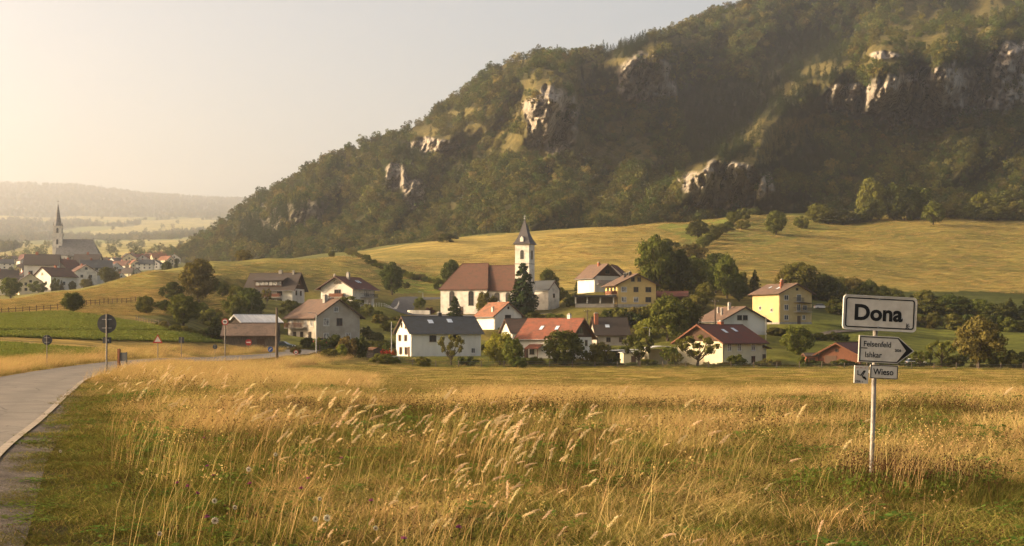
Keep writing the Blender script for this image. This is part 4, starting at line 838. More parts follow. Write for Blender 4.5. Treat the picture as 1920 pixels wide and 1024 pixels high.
T(806, 590, 14, 18, 'shrub', 'wine', 'reddish bush behind the white churchyard wall', Y=400)
T(1230, 560, 116, 74, 'round', 'mid', 'tallest leafy tree of the wood behind the ochre house', Y=450)
T(1268, 560, 94, 60, 'round', 'dark', 'dark tree right of the tallest tree of the wood', Y=462)
T(1300, 560, 76, 66, 'round', 'mid', 'broad tree in the middle of the village wood', Y=440)
T(1252, 470, 22, 40, 'shrub', 'dark', 'low dark bush on the meadow above the wood', Y=600)
T(1309, 447, 34, 40, 'round', 'dark', 'dark round tree on the meadow above the wood', Y=640)
T(1335, 444, 22, 24, 'round', 'mid', 'smaller tree beside the dark round meadow tree', Y=650)
T(1290, 490, 34, 60, 'shrub', 'olive', 'olive scrub below the dark round meadow tree', Y=560)
T(1340, 520, 46, 50, 'round', 'dark', 'dark tree on the hedge line over the wood', Y=500)
T(1363, 560, 80, 44, 'round', 'mid', 'tall tree at the right edge of the village wood', Y=450)
T(1393, 556, 46, 14, 'poplar', 'mid', 'slim poplar between wood and yellow house', Y=440)
T(1415, 556, 50, 36, 'fir', None, 'dark conifer left of the tall yellow house', Y=440)
T(1500, 560, 66, 82, 'round', 'olive', 'wide olive tree behind the tall yellow house', Y=470)
T(1475, 556, 52, 44, 'round', 'olive', 'olive tree peeping over the yellow house roof', Y=480)
T(1455, 411, 44, 44, 'round', 'mid', 'round tree casting a long shadow on the upper meadow', Y=690)
T(1392, 406, 18, 30, 'shrub', 'mid', 'hedge bush left of the round upper meadow tree', Y=700)
T(1420, 404, 12, 26, 'shrub', 'dark', 'dark low bush left of the round upper meadow tree', Y=720)
T(1503, 396, 24, 30, 'shrub', 'mid', 'bush right of the round upper meadow tree', Y=735)
T(1632, 412, 76, 52, 'round', 'olive', 'tall thin crowned tree on the upper meadow edge', Y=730)
T(1675, 412, 66, 60, 'round', 'dark', 'dark tree right of the tall upper meadow tree', Y=740)
T(1715, 410, 60, 70, 'round', 'dark', 'wide dark tree below the cliff on the right', Y=750)
T(1750, 422, 44, 40, 'round', 'mid', 'sunlit round tree at the foot of the right hand wood', Y=735)
T(1840, 408, 46, 42, 'round', 'mid', 'round tree near the right edge of the wood', Y=760)
T(1890, 408, 50, 70, 'round', 'dark', 'dark tree at the right edge under the mountain', Y=760)
T(1560, 415, 16, 80, 'shrub', 'dark', 'long low thicket on the upper meadow', Y=740)
T(838, 447, 16, 36, 'shrub', 'dark', 'dark bush on the meadow crest left of the church tower', Y=668)
T(456, 484, 22, 32, 'shrub', 'olive', 'bare looking bush on the left hill crest', Y=520)
T(622, 473, 10, 14, 'shrub', 'mid', 'tiny bush where two meadows meet on the crest', Y=548)
# garden trees in front of the houses
T(846, 687, 62, 50, 'apple', 'olive', 'thin olive fruit tree before the long white house', Y=273)
T(938, 688, 66, 58, 'round', 'lime', 'bright lime green tree left of the red roofed house', Y=276)
T(962, 688, 56, 40, 'round', 'mid', 'green tree touching the lime tree on its right', Y=282)
T(1058, 690, 72, 76, 'round', 'dark', 'big dark round tree before the red roofed house', Y=276)
T(1124, 689, 48, 50, 'shrub', 'rust', 'rusty brown shrub right of the big dark garden tree', Y=278)
T(1197, 690, 66, 60, 'apple', 'dark', 'dark garden tree before the pale carport roofs', Y=276)
T(1255, 690, 42, 36, 'apple', 'mid', 'small leafy tree inside the curved roof carport opening', Y=284)
T(1307, 689, 62, 84, 'apple', 'olive', 'gnarled fruit tree against the lit gable of the cream house', Y=276)
T(1268, 690, 30, 26, 'apple', 'olive', 'sapling left of the gnarled fruit tree', Y=275)
T(1380, 688, 24, 34, 'shrub', 'mid', 'shrub under the windows of the cream house', Y=283)
T(1496, 668, 58, 60, 'round', 'mid', 'round lawn tree right of the cream house', Y=318)
T(1505, 690, 22, 22, 'shrub', 'mid', 'green bush left of the red brown barn', Y=284)
T(1765, 686, 50, 56, 'apple', 'mid', 'low garden tree right of the signpost', Y=285)
T(1834, 688, 92, 86, 'round', 'rust', 'large autumn tinted tree on the right', Y=282)
T(1905, 690, 34, 50, 'shrub', 'dark', 'dark shrub at the right edge of the photo', Y=280)
T(1725, 690, 34, 36, 'apple', 'mid', 'little tree beside the parked white car on the right', Y=284)
T(1252, 640, 84, 76, 'round', 'mid', 'big green tree between garage lawn and carports', Y=352)
T(1212, 640, 40, 44, 'round', 'lime', 'young pale green tree left of the big green tree', Y=345)
T(1287, 632, 70, 60, 'round', 'dark', 'dark tree left of the grey brown roofed house', Y=362)
T(1163, 640, 26, 40, 'shrub', 'dark', 'dark shrub behind the blackish roof', Y=352)
T(1180, 612, 26, 60, 'shrub', 'dark', 'dark hedge below the ochre house lawn', Y=366)
T(1040, 610, 22, 44, 'shrub', 'mid', 'shrub on the bank below the church road', Y=375)
T(1000, 606, 20, 40, 'shrub', 'dark', 'dark shrub at the roadside under the great conifer', Y=378)
T(950, 624, 16, 26, 'shrub', 'dark', 'shrub beside the orange roofed house', Y=345)
# beds round the beige farmhouse
for (a, b, h_, w__, lf, lab, Y_) in ((577, 655, 22, 26, 'dark', 'dark bush at the entrance of the beige farmhouse', 300), (600, 660, 26, 30, 'mid', 'green bush before the lit wall of the beige farmhouse', 296), (628, 662, 34, 34, 'dark', 'dark bush under the gable of the beige farmhouse', 300), (650, 672, 40, 38, 'rust', 'yellow flowering bush in the farm garden', 284), (672, 674, 42, 34, 'dark', 'dark bush right of the yellow flowering bush', 286), (640, 678, 26, 22, 'lime', 'pale green seedling in the farm garden', 276), (700, 660, 20, 36, 'mid', 'bush behind the tan garden hut', 288), (620, 676, 18, 34, 'olive', 'olive bush at the garden corner by the road', 272), (740, 690, 14, 22, 'mid', 'small bush at the corner of the long white house', 282), (795, 688, 20, 26, 'mid', 'bush at the wall of the long white house', 288), (875, 686, 18, 40, 'dark', 'dark low hedge right of the long white house', 288), (975, 690, 22, 30, 'dark', 'dark bush before the porch of the red roofed house', 279), (1005, 690, 22, 30, 'mid', 'green bush before the red roofed house', 279), (1150, 692, 20, 40, 'mid', 'mid green bush before the dark carport', 279), (1090, 692, 16, 40, 'olive', 'dry bush under the big dark garden tree', 275), (1440, 690, 18, 30, 'olive', 'bush before the annex doors of the cream house', 282), (555, 664, 14, 22, 'olive', 'dry bush at the village road fork', 262)):
    T(a, b, h_, w__, 'shrub', lf, lab, Y=Y_)
T(716, 690, 20, 44, 'shrub', 'mid', 'flower bush with red blossoms beside the garden hut', Y=270)
# scrub on banks, hedges and the wood's edge: look-alikes
def clump(poly_pts, n_, hr, wr, kinds, leaves, label, group, seed, Yr=None, jit=4):
    rng = random.Random(seed)
    for i in range(n_):
        t = (i+rng.random()*.8)/n_*(len(poly_pts)-1); a = int(t); u = t-a; p0, p1 = poly_pts[a], poly_pts[min(a+1, len(poly_pts)-1)]
        px, py = p0[0]*(1-u)+p1[0]*u+rng.uniform(-jit, jit), p0[1]*(1-u)+p1[1]*u+rng.uniform(-jit, jit)
        Y = None if Yr is None else (Yr[0]*(1-t/(len(poly_pts)-1))+Yr[1]*t/(len(poly_pts)-1))
        if Y:                                    # keep it on the ground
            x = (px-CXP)/F*Y; py = HY-(gz1(x, Y)-HC)/Y*F
        kd, lf = rng.choice(kinds), rng.choice(leaves); f_ = t/(len(poly_pts)-1)
        lab = {'dark': 'dark green ', 'mid': 'mid green ', 'olive': 'olive green ', 'rust': 'rusty brown ', 'wood': 'dull green '}[lf]+{'round': 'round topped ', 'shrub': 'low spreading ', 'fir': 'pointed ', 'apple': 'loose '}[kd]+label+(', toward its left end' if f_ < .33 else ', near its middle' if f_ < .67 else ', toward its right end')
        T(px, py+1, rng.uniform(*hr), rng.uniform(*wr), kd, lf, lab, Y=Y, group=group, y0=230)
clump([(642, 468), (690, 490), (735, 511), (780, 524), (835, 534)], 22, (7, 13), (12, 24), ('shrub',), ('dark', 'mid', 'olive'), 'bush in the meadow hedge', 'hedge between the two meadows', 1, jit=2)
clump([(250, 585), (300, 583), (360, 590), (420, 600), (450, 625)], 18, (11, 23), (16, 32), ('shrub', 'shrub', 'round'), ('dark', 'mid', 'olive'), 'scrub on the bank above the crop field', 'scrub on the bank above the green field', 2, jit=9)
clump([(290, 610), (330, 625), (380, 634), (420, 640)], 10, (9, 20), (14, 28), ('shrub',), ('olive', 'mid'), 'bush along the slope fence', 'bushes along the slope fence', 12, jit=4)
clump([(400, 548), (440, 555), (470, 570)], 8, (14, 26), (18, 34), ('shrub', 'round'), ('dark', 'mid'), 'bush left of the dormer house', 'bushes left of the dark roofed house', 3, jit=6)
clump([(560, 585), (620, 590), (700, 600), (740, 620)], 12, (10, 22), (18, 36), ('shrub',), ('dark', 'mid', 'olive'), 'bush behind the beige farmhouse', 'bushes behind the beige farmhouse', 4, jit=8)
clump([(1120, 620), (1180, 618), (1230, 600), (1300, 590), (1330, 575)], 20, (16, 40), (24, 44), ('shrub', 'round'), ('dark', 'mid', 'olive'), 'tree on the bank in mid village', 'trees on the bank in mid village', 5, jit=12)
clump([(1235, 545), (1290, 540), (1340, 545), (1400, 560)], 16, (26, 52), (30, 50), ('round', 'round', 'fir'), ('dark', 'mid', 'olive'), 'tree of the village wood', 'small wood behind the village', 6, jit=10)
clump([(1275, 520), (1300, 480), (1340, 450), (1380, 418), (1410, 402)], 18, (10, 24), (14, 30), ('shrub', 'round'), ('dark', 'mid'), 'bush in the climbing hedge', 'hedge climbing the meadow', 7, jit=4)
clump([(1520, 560), (1600, 562), (1700, 575), (1800, 585), (1930, 590)], 34, (22, 46), (34, 66), ('round', 'shrub', 'round', 'fir'), ('dark', 'dark', 'mid'), 'tree in the belt below right meadow', 'tree belt below the right meadow', 8, (455, 440), jit=8)
clump([(1560, 570), (1640, 580), (1760, 592), (1930, 606)], 22, (16, 34), (30, 56), ('shrub', 'shrub', 'round'), ('dark', 'mid', 'olive'), 'bush before the tree belt', 'bushes before the tree belt', 18, (415, 400), jit=8)
clump([(1480, 556), (1540, 552), (1600, 556)], 10, (20, 40), (30, 56), ('round',), ('olive', 'dark'), 'tree behind the yellow house', 'trees behind the yellow house', 9, (480, 480))
clump([(1530, 392), (1640, 408), (1760, 418), (1860, 412), (1930, 414)], 26, (14, 44), (24, 54), ('round', 'shrub'), ('dark', 'mid', 'wood'), 'tree at the mountain foot', 'trees at the foot of the mountain', 10, (760, 800), jit=3)
clump([(990, 690), (1100, 690), (1250, 691), (1400, 691), (1500, 690)], 22, (6, 13), (16, 34), ('shrub',), ('olive', 'mid', 'rust'), 'weed bush behind the wire fence', 'weeds behind the wire fence', 11, (282, 282))
clump([(1520, 692), (1700, 692), (1930, 694)], 16, (8, 16), (24, 44), ('shrub',), ('dark', 'mid'), 'bush along the right fence', 'bushes along the right fence', 13, (284, 286))
clump([(600, 668), (680, 680), (730, 686)], 9, (8, 18), (16, 26), ('shrub',), ('olive', 'mid', 'rust'), 'plant by the village road', 'plants in the farm garden', 14, (272, 272))
clump([(690, 622), (720, 640), (738, 655)], 9, (14, 26), (18, 30), ('shrub', 'round'), ('dark', 'mid'), 'bush between beige and charcoal roofs', 'bushes between beige farmhouse and long white house', 31, (330, 300), jit=5)
clump([(905, 650), (940, 655), (960, 640)], 8, (10, 22), (16, 28), ('shrub',), ('dark', 'mid', 'olive'), 'bush behind the lime tree', 'bushes behind the lime green tree', 32, (322, 318), jit=4)
clump([(1090, 660), (1130, 668), (1180, 670)], 9, (12, 24), (18, 32), ('shrub',), ('dark', 'rust', 'mid'), 'bush before the blackish roofed house', 'bushes before the blackish roof', 33, (318, 314), jit=5)
clump([(740, 600), (830, 612), (900, 606)], 12, (8, 18), (16, 30), ('shrub',), ('dark', 'mid', 'olive'), 'bush on the bank under the church', 'bushes on the bank under the church', 34, (372, 366), jit=6)
clump([(1440, 640), (1480, 650), (1540, 630), (1590, 640)], 10, (8, 18), (18, 34), ('shrub',), ('dark', 'olive'), 'bush on the lawn by the yellow house', 'bushes on the lawn by the yellow house', 35, (345, 350), jit=8)
clump([(1660, 668), (1740, 664), (1830, 672), (1920, 668)], 12, (12, 26), (22, 44), ('shrub', 'apple'), ('dark', 'mid'), 'bush at the back of the right garden', 'bushes at the back of the right garden', 36, (306, 310), jit=5)
# valley town trees
rng = random.Random(9)
for i in range(70):
    Y = rng.choice((560, 620, 700, 780, 860, 940, 1040, 1150))+rng.uniform(-20, 20); px = rng.uniform(-10, 340 if Y > 800 else 230); x = (px-CXP)/F*Y
    if 75 < px < 195 and 930 < Y < 1060: continue
    kd = rng.choice(('round', 'round', 'round', 'fir', 'shrub')); lf = rng.choice(('dark', 'mid', 'olive')); lab = {'dark': 'dark ', 'mid': 'green ', 'olive': 'olive '}[lf]+{'round': 'round tree ', 'fir': 'pointed tree ', 'shrub': 'low bush '}[kd]+('among the nearest' if Y < 750 else 'among the middle' if Y < 920 else 'among the farthest')+' town houses, '+('left of the big church' if px < 90 else 'below the big church' if px < 190 else 'right of the big church')
    z = gz1(x, Y); hm = rng.uniform(4, 7.5); s_ = F/Y
    T(px, HY-(z-HC)/Y*F, hm*s_, hm*s_*rng.uniform(.6, 1.0), kd, lf, lab, Y=Y, group='trees of the far town')
T(332-2, 505, 30, 14, 'fir', None, 'pointed conifer at the right end of the valley town', Y=640); T(313, 502, 22, 18, 'round', 'dark', 'dark rounded tree right of the valley town roofs', Y=560)
T(250, 503, 26, 10, 'fir', None, 'slender pointed conifer in the middle of the valley town', Y=700)
T(72, 549, 22, 34, 'shrub', 'mid', 'round bush before the black roofed cream town house', Y=530); T(20, 563, 40, 40, 'round', 'mid', 'leafy tree at the left edge beside the slope', Y=500)
# ------------------------------------------------------------ roads
def strip(name, pts, width, mat, dz, kind='structure', off=0.0, sub=3.0, crown=0.0):
    """ribbon laid on the ground along a line; off shifts it sideways"""
    P_ = [np.array(p, float) for p in pts]; out = []
    for i in range(len(P_)-1):
        n_ = max(1, int(np.hypot(*(P_[i+1]-P_[i]))/sub))
        p0 = P_[max(i-1, 0)]; p1 = P_[i]; p2 = P_[i+1]; p3 = P_[min(i+2, len(P_)-1)]
        for k in range(n_):
            t_ = k/n_; out.append(.5*((2*p1)+(-p0+p2)*t_+(2*p0-5*p1+4*p2-p3)*t_**2+(-p0+3*p1-3*p2+p3)*t_**3))
    out.append(P_[-1]); out = np.array(out); d = np.gradient(out, axis=0); d /= np.linalg.norm(d, axis=1)[:, None]; nn = np.stack([d[:, 1], -d[:, 0]], 1)
    m_ = MB(); nw = 9; vs = []
    for i in range(len(out)):
        for k in range(nw):
            q = out[i]+nn[i]*(off+(k/(nw-1)-.5)*width); vs.append((q[0], q[1]))
    a = np.array(vs); z = gz(a[:, 0], a[:, 1]).reshape(-1, nw); zc = z.mean(1, keepdims=True) if width < 6 else z; z = np.maximum(z*.3+zc*.7, z)+dz
    m_.add([(x, y, zz) for (x, y), zz in zip(vs, z.ravel())], [(i*nw+k, i*nw+k+1, (i+1)*nw+k+1, (i+1)*nw+k) for i in range(len(out)-1) for k in range(nw-1)])
    ob = m_.build(name, mat, smooth=True); at = ob.data.attributes.new('across', 'FLOAT', 'POINT'); at.data.foreach_set('value', np.tile(np.linspace(-1, 1, nw), len(out)).astype(np.float32)); return ob, out
m, t, n, l, o = new_mat('asphalt'); v = coord(n, l, 'Object'); f = noise_n(n, l, v, .7, 6, .6); f2 = noise_n(n, l, v, 60, 2, .6); f3 = noise_n(n, l, v, .25, 6, .7)
c_ = ramp(n, l, f, [(.3, (.145, .122, .095)), (.7, (.225, .19, .148))]); c_ = mixc(n, l, 1, c_, ramp(n, l, f2, [(.3, (.7, .7, .7)), (.7, (1.2, 1.2, 1.2))]), 'MULTIPLY'); c_ = mixc(n, l, ramp(n, l, f3, [(.5, (0, 0, 0)), (.75, (.35, .35, .35))]), c_, (.16, .125, .09))
ac = math_n(n, l, 'ABSOLUTE', math_n(n, l, 'SUBTRACT', math_n(n, l, 'ABSOLUTE', attr_n(n, 'across', 'Fac')), .48))
c_ = mixc(n, l, math_n(n, l, 'MULTIPLY', ramp(n, l, ac, [(.0, (1, 1, 1)), (.26, (0, 0, 0))]), .38), c_, (.12, .10, .08))
vc = n.new('ShaderNodeTexVoronoi'); vc.feature = 'DISTANCE_TO_EDGE'; vc.inputs['Scale'].default_value = .45; l.new(mixc(n, l, .35, v, noise_n(n, l, v, 1.5, 4)), vc.inputs['Vector'])
c_ = mixc(n, l, ramp(n, l, vc.outputs['Distance'], [(.0, (.75, .75, .75)), (.012, (0, 0, 0))]), c_, (.05, .042, .035))
principled(n, l, o, c_, .85, .3, bump(n, l, f2, .5, .02)); ASPH = m
ASPH2 = mk('village_asphalt', (.11, .105, .10), (.075, .072, .07), .8, .9, .2)
KERB = mk('kerb_concrete', (.36, .30, .23), (.26, .21, .155), 3, .95, .15, .4, 40)
m, t, n, l, o = new_mat('gravel'); v = coord(n, l, 'Object'); vo = n.new('ShaderNodeTexVoronoi'); vo.inputs['Scale'].default_value = 42; l.new(v, vo.inputs['Vector'])
c_ = mixc(n, l, 1, ramp(n, l, noise_n(n, l, v, 1.2, 5), [(.3, (.095, .078, .064)), (.7, (.20, .165, .14))]), ramp(n, l, vo.outputs['Color'], [(.1, (.45, .45, .45)), (.9, (1.3, 1.3, 1.3))]), 'MULTIPLY')
principled(n, l, o, c_, .95, .1, bump(n, l, vo.outputs['Distance'], 1.0, .06)); GRAV = m
ROAD = [(-2.5, -40), (-3.6, -10), (-5.0, 3), (-8.15, 14), (-11.45, 25), (-14.3, 36), (-18.8, 53), (-23.1, 70), (-26.2, 88), (-28.6, 105), (-30.2, 120), (-34, 168), (-36.5, 213), (-37.6, 250), (-36.5, 275), (-33, 300), (-27, 315)]
rd, RL = strip('road', ROAD, 4.4, ASPH, .02, sub=2.0); tag(rd, kind='structure')
kb, _ = strip('kerb_strip', [p for p in ROAD if p[1] < 130], .17, KERB, .034, off=2.28, sub=1.0); tag(kb, kind='structure')
gv, _ = strip('gravel_shoulder', [p for p in ROAD if p[1] < 60], 0.8, GRAV, .012, off=2.78, sub=1.0); tag(gv, kind='structure')
b_, _ = strip('side_road', [(-36.3, 243), (-40, 256), (-47, 262), (-56, 266)], 3.2, ASPH, .034); tag(b_, kind='structure')
def hxy(px, py, y0=200): q = hit(px, py, y0); return (q.x, q.y)
def depthline(L_): return [((px-CXP)/F*Y, Y) for px, Y in L_]
for nm, pts_, wd in (('village_road', depthline([(690, 398), (722, 402), (748, 420), (764, 440), (790, 452), (830, 458), (880, 455)]), 6.5), ('church_forecourt', depthline([(722, 400), (760, 392), (800, 388), (860, 386), (930, 384), (1000, 392), (1080, 398), (1150, 392)]), 5.0), ('path', depthline([(1690, 392), (1600, 372), (1540, 360), (1490, 352)]), 2.2), ('field_track', [(11.5, 59.5), (15, 58), (20, 57), (30, 56.6), (48, 56)], 1.8)):
    a_, _ = strip(nm, pts_, wd, GRAV if nm in ('path', 'field_track') else ASPH2, .05 if nm != 'church_forecourt' else .056); tag(a_, kind='structure')
def rdist(x, y):
    """signed distance to the road's centre line (positive on the meadow side)"""
    cx_ = np.interp(y, [p[1] for p in ROAD], [p[0] for p in ROAD]); sl_ = np.interp(y, [p[1] for p in ROAD], np.gradient([p[0] for p in ROAD], [p[1] for p in ROAD]))
    return (x-cx_)/np.sqrt(1+sl_**2)

# ------------------------------------------------------------ grass
G_DRY = leaf_mat('grass_dry', (.50, .35, .135), (.68, .50, .22), c=(.20, .135, .055), trans=.3, var=.8)
G_GRN = leaf_mat('grass_green', (.10, .115, .024), (.21, .19, .045), c=(.045, .055, .012), trans=.3, var=.8)
G_OLV = leaf_mat('grass_olive', (.26, .20, .06), (.42, .32, .10), c=(.12, .095, .03), trans=.3, var=.8)
G_BRN = leaf_mat('weed_brown', (.06, .032, .018), (.11, .06, .03), trans=.2)
G_LEAF = leaf_mat('weed_leaf', (.10, .16, .03), (.17, .22, .05), trans=.4)
G_PLUME = leaf_mat('seed_plume', (.72, .58, .38), (.85, .70, .50), c=(.42, .30, .17), trans=.4, var=.5)
G_CROP = leaf_mat('crop_leaf', (.19, .22, .045), (.29, .31, .07), trans=.3, var=.15)
def blades(n_, rad, h, hv, wd, lean, seed, spread=.25):
    r = np.random.default_rng(seed); a = r.uniform(0, 6.28, n_); q = rad*np.sqrt(r.random(n_)); bx, by = np.cos(a)*q, np.sin(a)*q; H_ = h*r.uniform(1-hv, 1+hv, n_)
    lx = lean*H_*r.uniform(.3, 1.5, n_)+r.normal(0, spread, n_)*H_; ly = r.normal(0, spread, n_)*H_; fa = r.uniform(0, 3.14, n_); wx, wy = np.cos(fa)*wd*.5, np.sin(fa)*wd*.5*.6
    V = []
    for t_, wf in ((0, 1), (.5, .85), (1, .12)):
        x = bx+lx*t_**1.7; y = by+ly*t_**1.7; z = H_*(t_-.12*t_*t_*np.abs(lean))-.03
        V.append(np.stack([x-wx*wf, y-wy*wf, z], 1)); V.append(np.stack([x+wx*wf, y+wy*wf, z], 1))
    V = np.stack(V, 1).reshape(-1, 3); b = np.arange(n_)[:, None]*6; Q = np.concatenate([b+np.array([[0, 1, 3, 2]]), b+np.array([[2, 3, 5, 4]])]); return V, Q
def merge(name, parts):
    V = []; Q = []; M_ = []; n_ = 0; mats = []
    for v_, q_, m_ in parts:
        if m_ not in mats: mats.append(m_)
        V.append(v_); Q.append(q_+n_); M_.append(np.full(len(q_), mats.index(m_))); n_ += len(v_)
    me = np_mesh(name, np.concatenate(V), np.concatenate(Q), mats, midx=np.concatenate(M_)); return bpy.data.objects.new(name, me)
def heads(n_, rad, z0, z1, size, seed, lean):
    r = np.random.default_rng(seed); a = r.uniform(0, 6.28, n_); q = rad*np.sqrt(r.random(n_)); z = r.uniform(z0, z1, n_); C = np.stack([np.cos(a)*q+lean*z, np.sin(a)*q, z], 1)
    C = np.repeat(C, 4, 0)+r.normal(0, size*.5, (n_*4, 3)); return leaf_quads(C, r.normal(size=(n_*4, 3)), size, r, .8)
gp = []
for k in range(4): gp.append(merge('grass_patch_%02d' % k, [blades(34, .42, .58, .35, .0065, .5, 500+k, .32)+(G_DRY,), blades(50, .42, .34, .4, .007, .35, 510+k, .45)+(G_DRY,), blades(60, .42, .24, .4, .009, .2, 520+k, .45)+(G_OLV,), heads(9, .4, .35, .55, .011, 530+k, .4)+(G_DRY,)]))          # 0-3 tall dry
for k in range(4): gp.append(merge('grass_patch_%02d' % (4+k), [blades(95, .42, .22, .4, .011, .15, 540+k, .4)+(G_GRN,), blades(35, .42, .26, .4, .008, .3, 560+k, .35)+(G_OLV,)]))   # 4-7 short green
for k in range(4): gp.append(merge('grass_patch_%02d' % (8+k), [blades(80, .42, .27, .5, .008, .25, 580+k, .5)+(G_OLV,), blades(26, .42, .42, .4, .006, .4, 600+k, .4)+(G_DRY,), blades(30, .42, .22, .4, .011, .2, 620+k, .4)+(G_GRN,)]))   # 8-11 mixed
for k in range(3): gp.append(merge('grass_patch_%02d' % (12+k), [blades(9, .4, .62, .3, .006, .3, 640+k, .3)+(G_BRN,), heads(20, .38, .3, .62, .011, 660+k, .15)+(G_BRN,), blades(30, .4, .3, .4, .01, .2, 670+k, .4)+(G_GRN,)]))   # 12-14 brown seed-head weeds
for k in range(3):
    r = np.random.default_rng(700+k); c = r.normal(0, .16, (60, 3)); c[:, 2] = r.uniform(.03, .30, 60); gp.append(merge('grass_patch_%02d' % (15+k), [leaf_quads(c, np.tile((0, 0, 1.), (60, 1)), .05, r, .55)+(G_LEAF,), blades(20, .3, .3, .3, .008, .2, 710+k)+(G_GRN,)]))   # 15-17 broad leaves
for k in range(2): gp.append(merge('grass_patch_%02d' % (18+k), [blades(10, .3, 1.0, .2, .006, .55, 730+k, .12)+(G_DRY,), heads(14, .2, .75, .95, .010, 740+k, .5)+(G_DRY,)]))   # 18-19 long stalks
GC = proto_collection('grass_shapes', gp)
def field(y0, y1, dens, seed, side=.40, pad=4):
    r = np.random.default_rng(seed); A = (y1-y0)*(2*side*(y0+y1)/2+2*pad); n_ = int(A*dens); y = np.sqrt(r.uniform(y0**2, y1**2, n_)); x = r.uniform(-1, 1, n_)*(side*y+pad); return x, y, r
XS = []; YS = []; IS = []; SS = []; HS = []
def put(x, y, idx, s_, hs=1.0): XS.append(x); YS.append(y); IS.append(idx); SS.append(s_); HS.append(np.broadcast_to(hs, x.shape))
def gsel(x, y, r):
    """kind of patch by place: dry swathes, green hollows, weeds"""
    g = fbm(x*.16, y*.11, 4, 60); g2 = fbm(x*.5+40, y*.3, 3, 61); rd_ = rdist(x, y); n_ = len(x); k = np.empty(n_, int)
    px = CXP+F*x/y; dry = .30+.09*sstep(20, 27, y)+.06*sstep(44, 50, y)-.05*sstep(22, 14, y)+.14*sstep(700, 300, px)*sstep(30, 50, y)
    sw_ = np.exp(-((y-(37.5+1.0*np.sin(x*.25)+.8*np.sin(x*.71)))/2.0)**2)*sstep(300, 700, px)
    dry = dry-.6*sw_-.3*np.exp(-((px-400)/90)**2-((y-49)/7.0)**2)-.22*np.exp(-((px-150)/240)**2)*sstep(30, 22, y)-.30*sstep(3.4+.1*y, 2.5, rd_)
    q = g*.8+g2*.25+r.normal(0, .06, n_); isdry = q < dry+.06; k = np.where(isdry, r.integers(0, 4, n_), np.where(q < dry+.16, r.integers(8, 12, n_), r.integers(4, 8, n_)))
    u = r.random(n_); k = np.where((u < np.where(y > 43, .05, .15)+.35*sw_) & (y < 60), r.integers(12, 15, n_), k); k = np.where((u > .90) & ~isdry & (y < 60), r.integers(15, 18, n_), k); return k
for (y0, y1, dens, s0, seed) in ((9, 26, 11, 1.0, 1), (26, 44, 8, 1.2, 2), (44, 64, 5.5, 1.45, 3)):
    x, y, r = field(y0, y1, dens, seed); rd_ = rdist(x, y); edge = 2.40+.75*(fbm(x*.9, y*.9, 3, 62)-.1)+.08*sstep(30, 16, y)
    ok = (rd_ > edge) | ((rd_ < -2.9)); x, y = x[ok], y[ok]; rd_ = rd_[ok]; k = gsel(x, y, r); n_ = len(x)
    sh = np.where(rd_ > 0, np.clip((rd_-2.6)/2.5, .35, 1), 1.0)
    tl = (1-.22*sstep(30, 22, y))*(.42+.55*fbm(x*.13+9, y*.1, 3, 66))*(1-.42*sstep(43, 50, y)*sstep(560, 760, CXP+F*x/y))+.25*sstep(700, 300, CXP+F*x/y)*sstep(30, 45, y); put(x, y, k, s0*r.uniform(.8, 1.25, n_), tl*sh*r.uniform(.7, 1.15, n_)/s0**.5)
x, y, r = field(64, 112, 2.2, 4); rd_ = rdist(x, y); ok = (np.abs(rd_) > 2.9); x, y = x[ok], y[ok]; n_ = len(x); rd_ = rdist(x, y); tall = (rd_ > 0) & (CXP+F*x/y < 640+60*np.sin(y*.2)) | ((rd_ < 0) & (rd_ > -7)) 
put(x, y, np.where(tall, np.where(r.random(n_) < .7, r.integers(0, 4, n_), r.integers(8, 12, n_)), np.where(r.random(n_) < .5, r.integers(8, 12, n_), r.integers(4, 8, n_))), np.where(tall, 1.8, 1.6), np.where(tall, .62, .11))
x, y, r = field(112, 262, .22, 5); rd_ = rdist(x, y); ok = (np.abs(rd_) > 3) & ((x > -40) | (np.abs(rd_) < 8)); x, y = x[ok], y[ok]; n_ = len(x); tall = (np.abs(rdist(x, y)) < 9)
put(x, y, np.where(tall | (r.random(n_) < .15), r.integers(0, 4, n_), np.where(r.random(n_) < .3, 4, 0)+r.integers(4, 8, n_)), 2.6, np.where(tall, .5, .13))
# weeds and rough verge along the village fence
x = RNG.uniform(-60, 105, 1500); y = RNG.uniform(266, 284, 1500); put(x, y, RNG.choice([4, 5, 9, 12, 15], 1500), 2.2, RNG.uniform(.25, .55, 1500))
# scrub round the foot of the signpost
x = 4.95+RNG.normal(.25, .55, 260); y = 19.3+RNG.normal(0, .6, 260); put(x, y, RNG.choice([12, 13, 14, 15, 16, 17, 5, 6, 18], 260), .8, RNG.uniform(.9, 1.35, 260))
# long stalks standing over the sward
x, y, r = field(11, 45, .75, 8); ok = rdist(x, y) > 4.5; x, y = x[ok], y[ok]; g = fbm(x*.2, y*.12, 3, 64); ok = g > .42; x, y = x[ok], y[ok]; put(x, y, r.integers(18, 20, len(x)), r.uniform(.7, 1.1, len(x)))
x, y, r = field(12, 60, .4, 9); ok = (rdist(x, y) > 4.0) & (CXP+F*x/y < 560); x, y = x[ok], y[ok]; put(x, y, r.integers(18, 20, len(x)), r.uniform(.7, 1.1, len(x)))
x, y, r = field(395, 800, .13, 21, .40, 0); z_ = gz(x, y); gx_ = CXP+F*x/y; ok = (y > np.interp(gx_, [0, 500, 800, 1300, 1920], [250, 420, 480, 500, 520])) & (gx_ > 380) & (y < np.interp(gx_, [330, 640, 1240, 1600], [400, 545, 750, 820])); x, y = x[ok], y[ok]; n_ = len(x); put(x, y, r.choice([0, 1, 2, 8, 9, 10, 5], n_), r.uniform(2.5, 5, n_), r.uniform(.14, .34, n_))
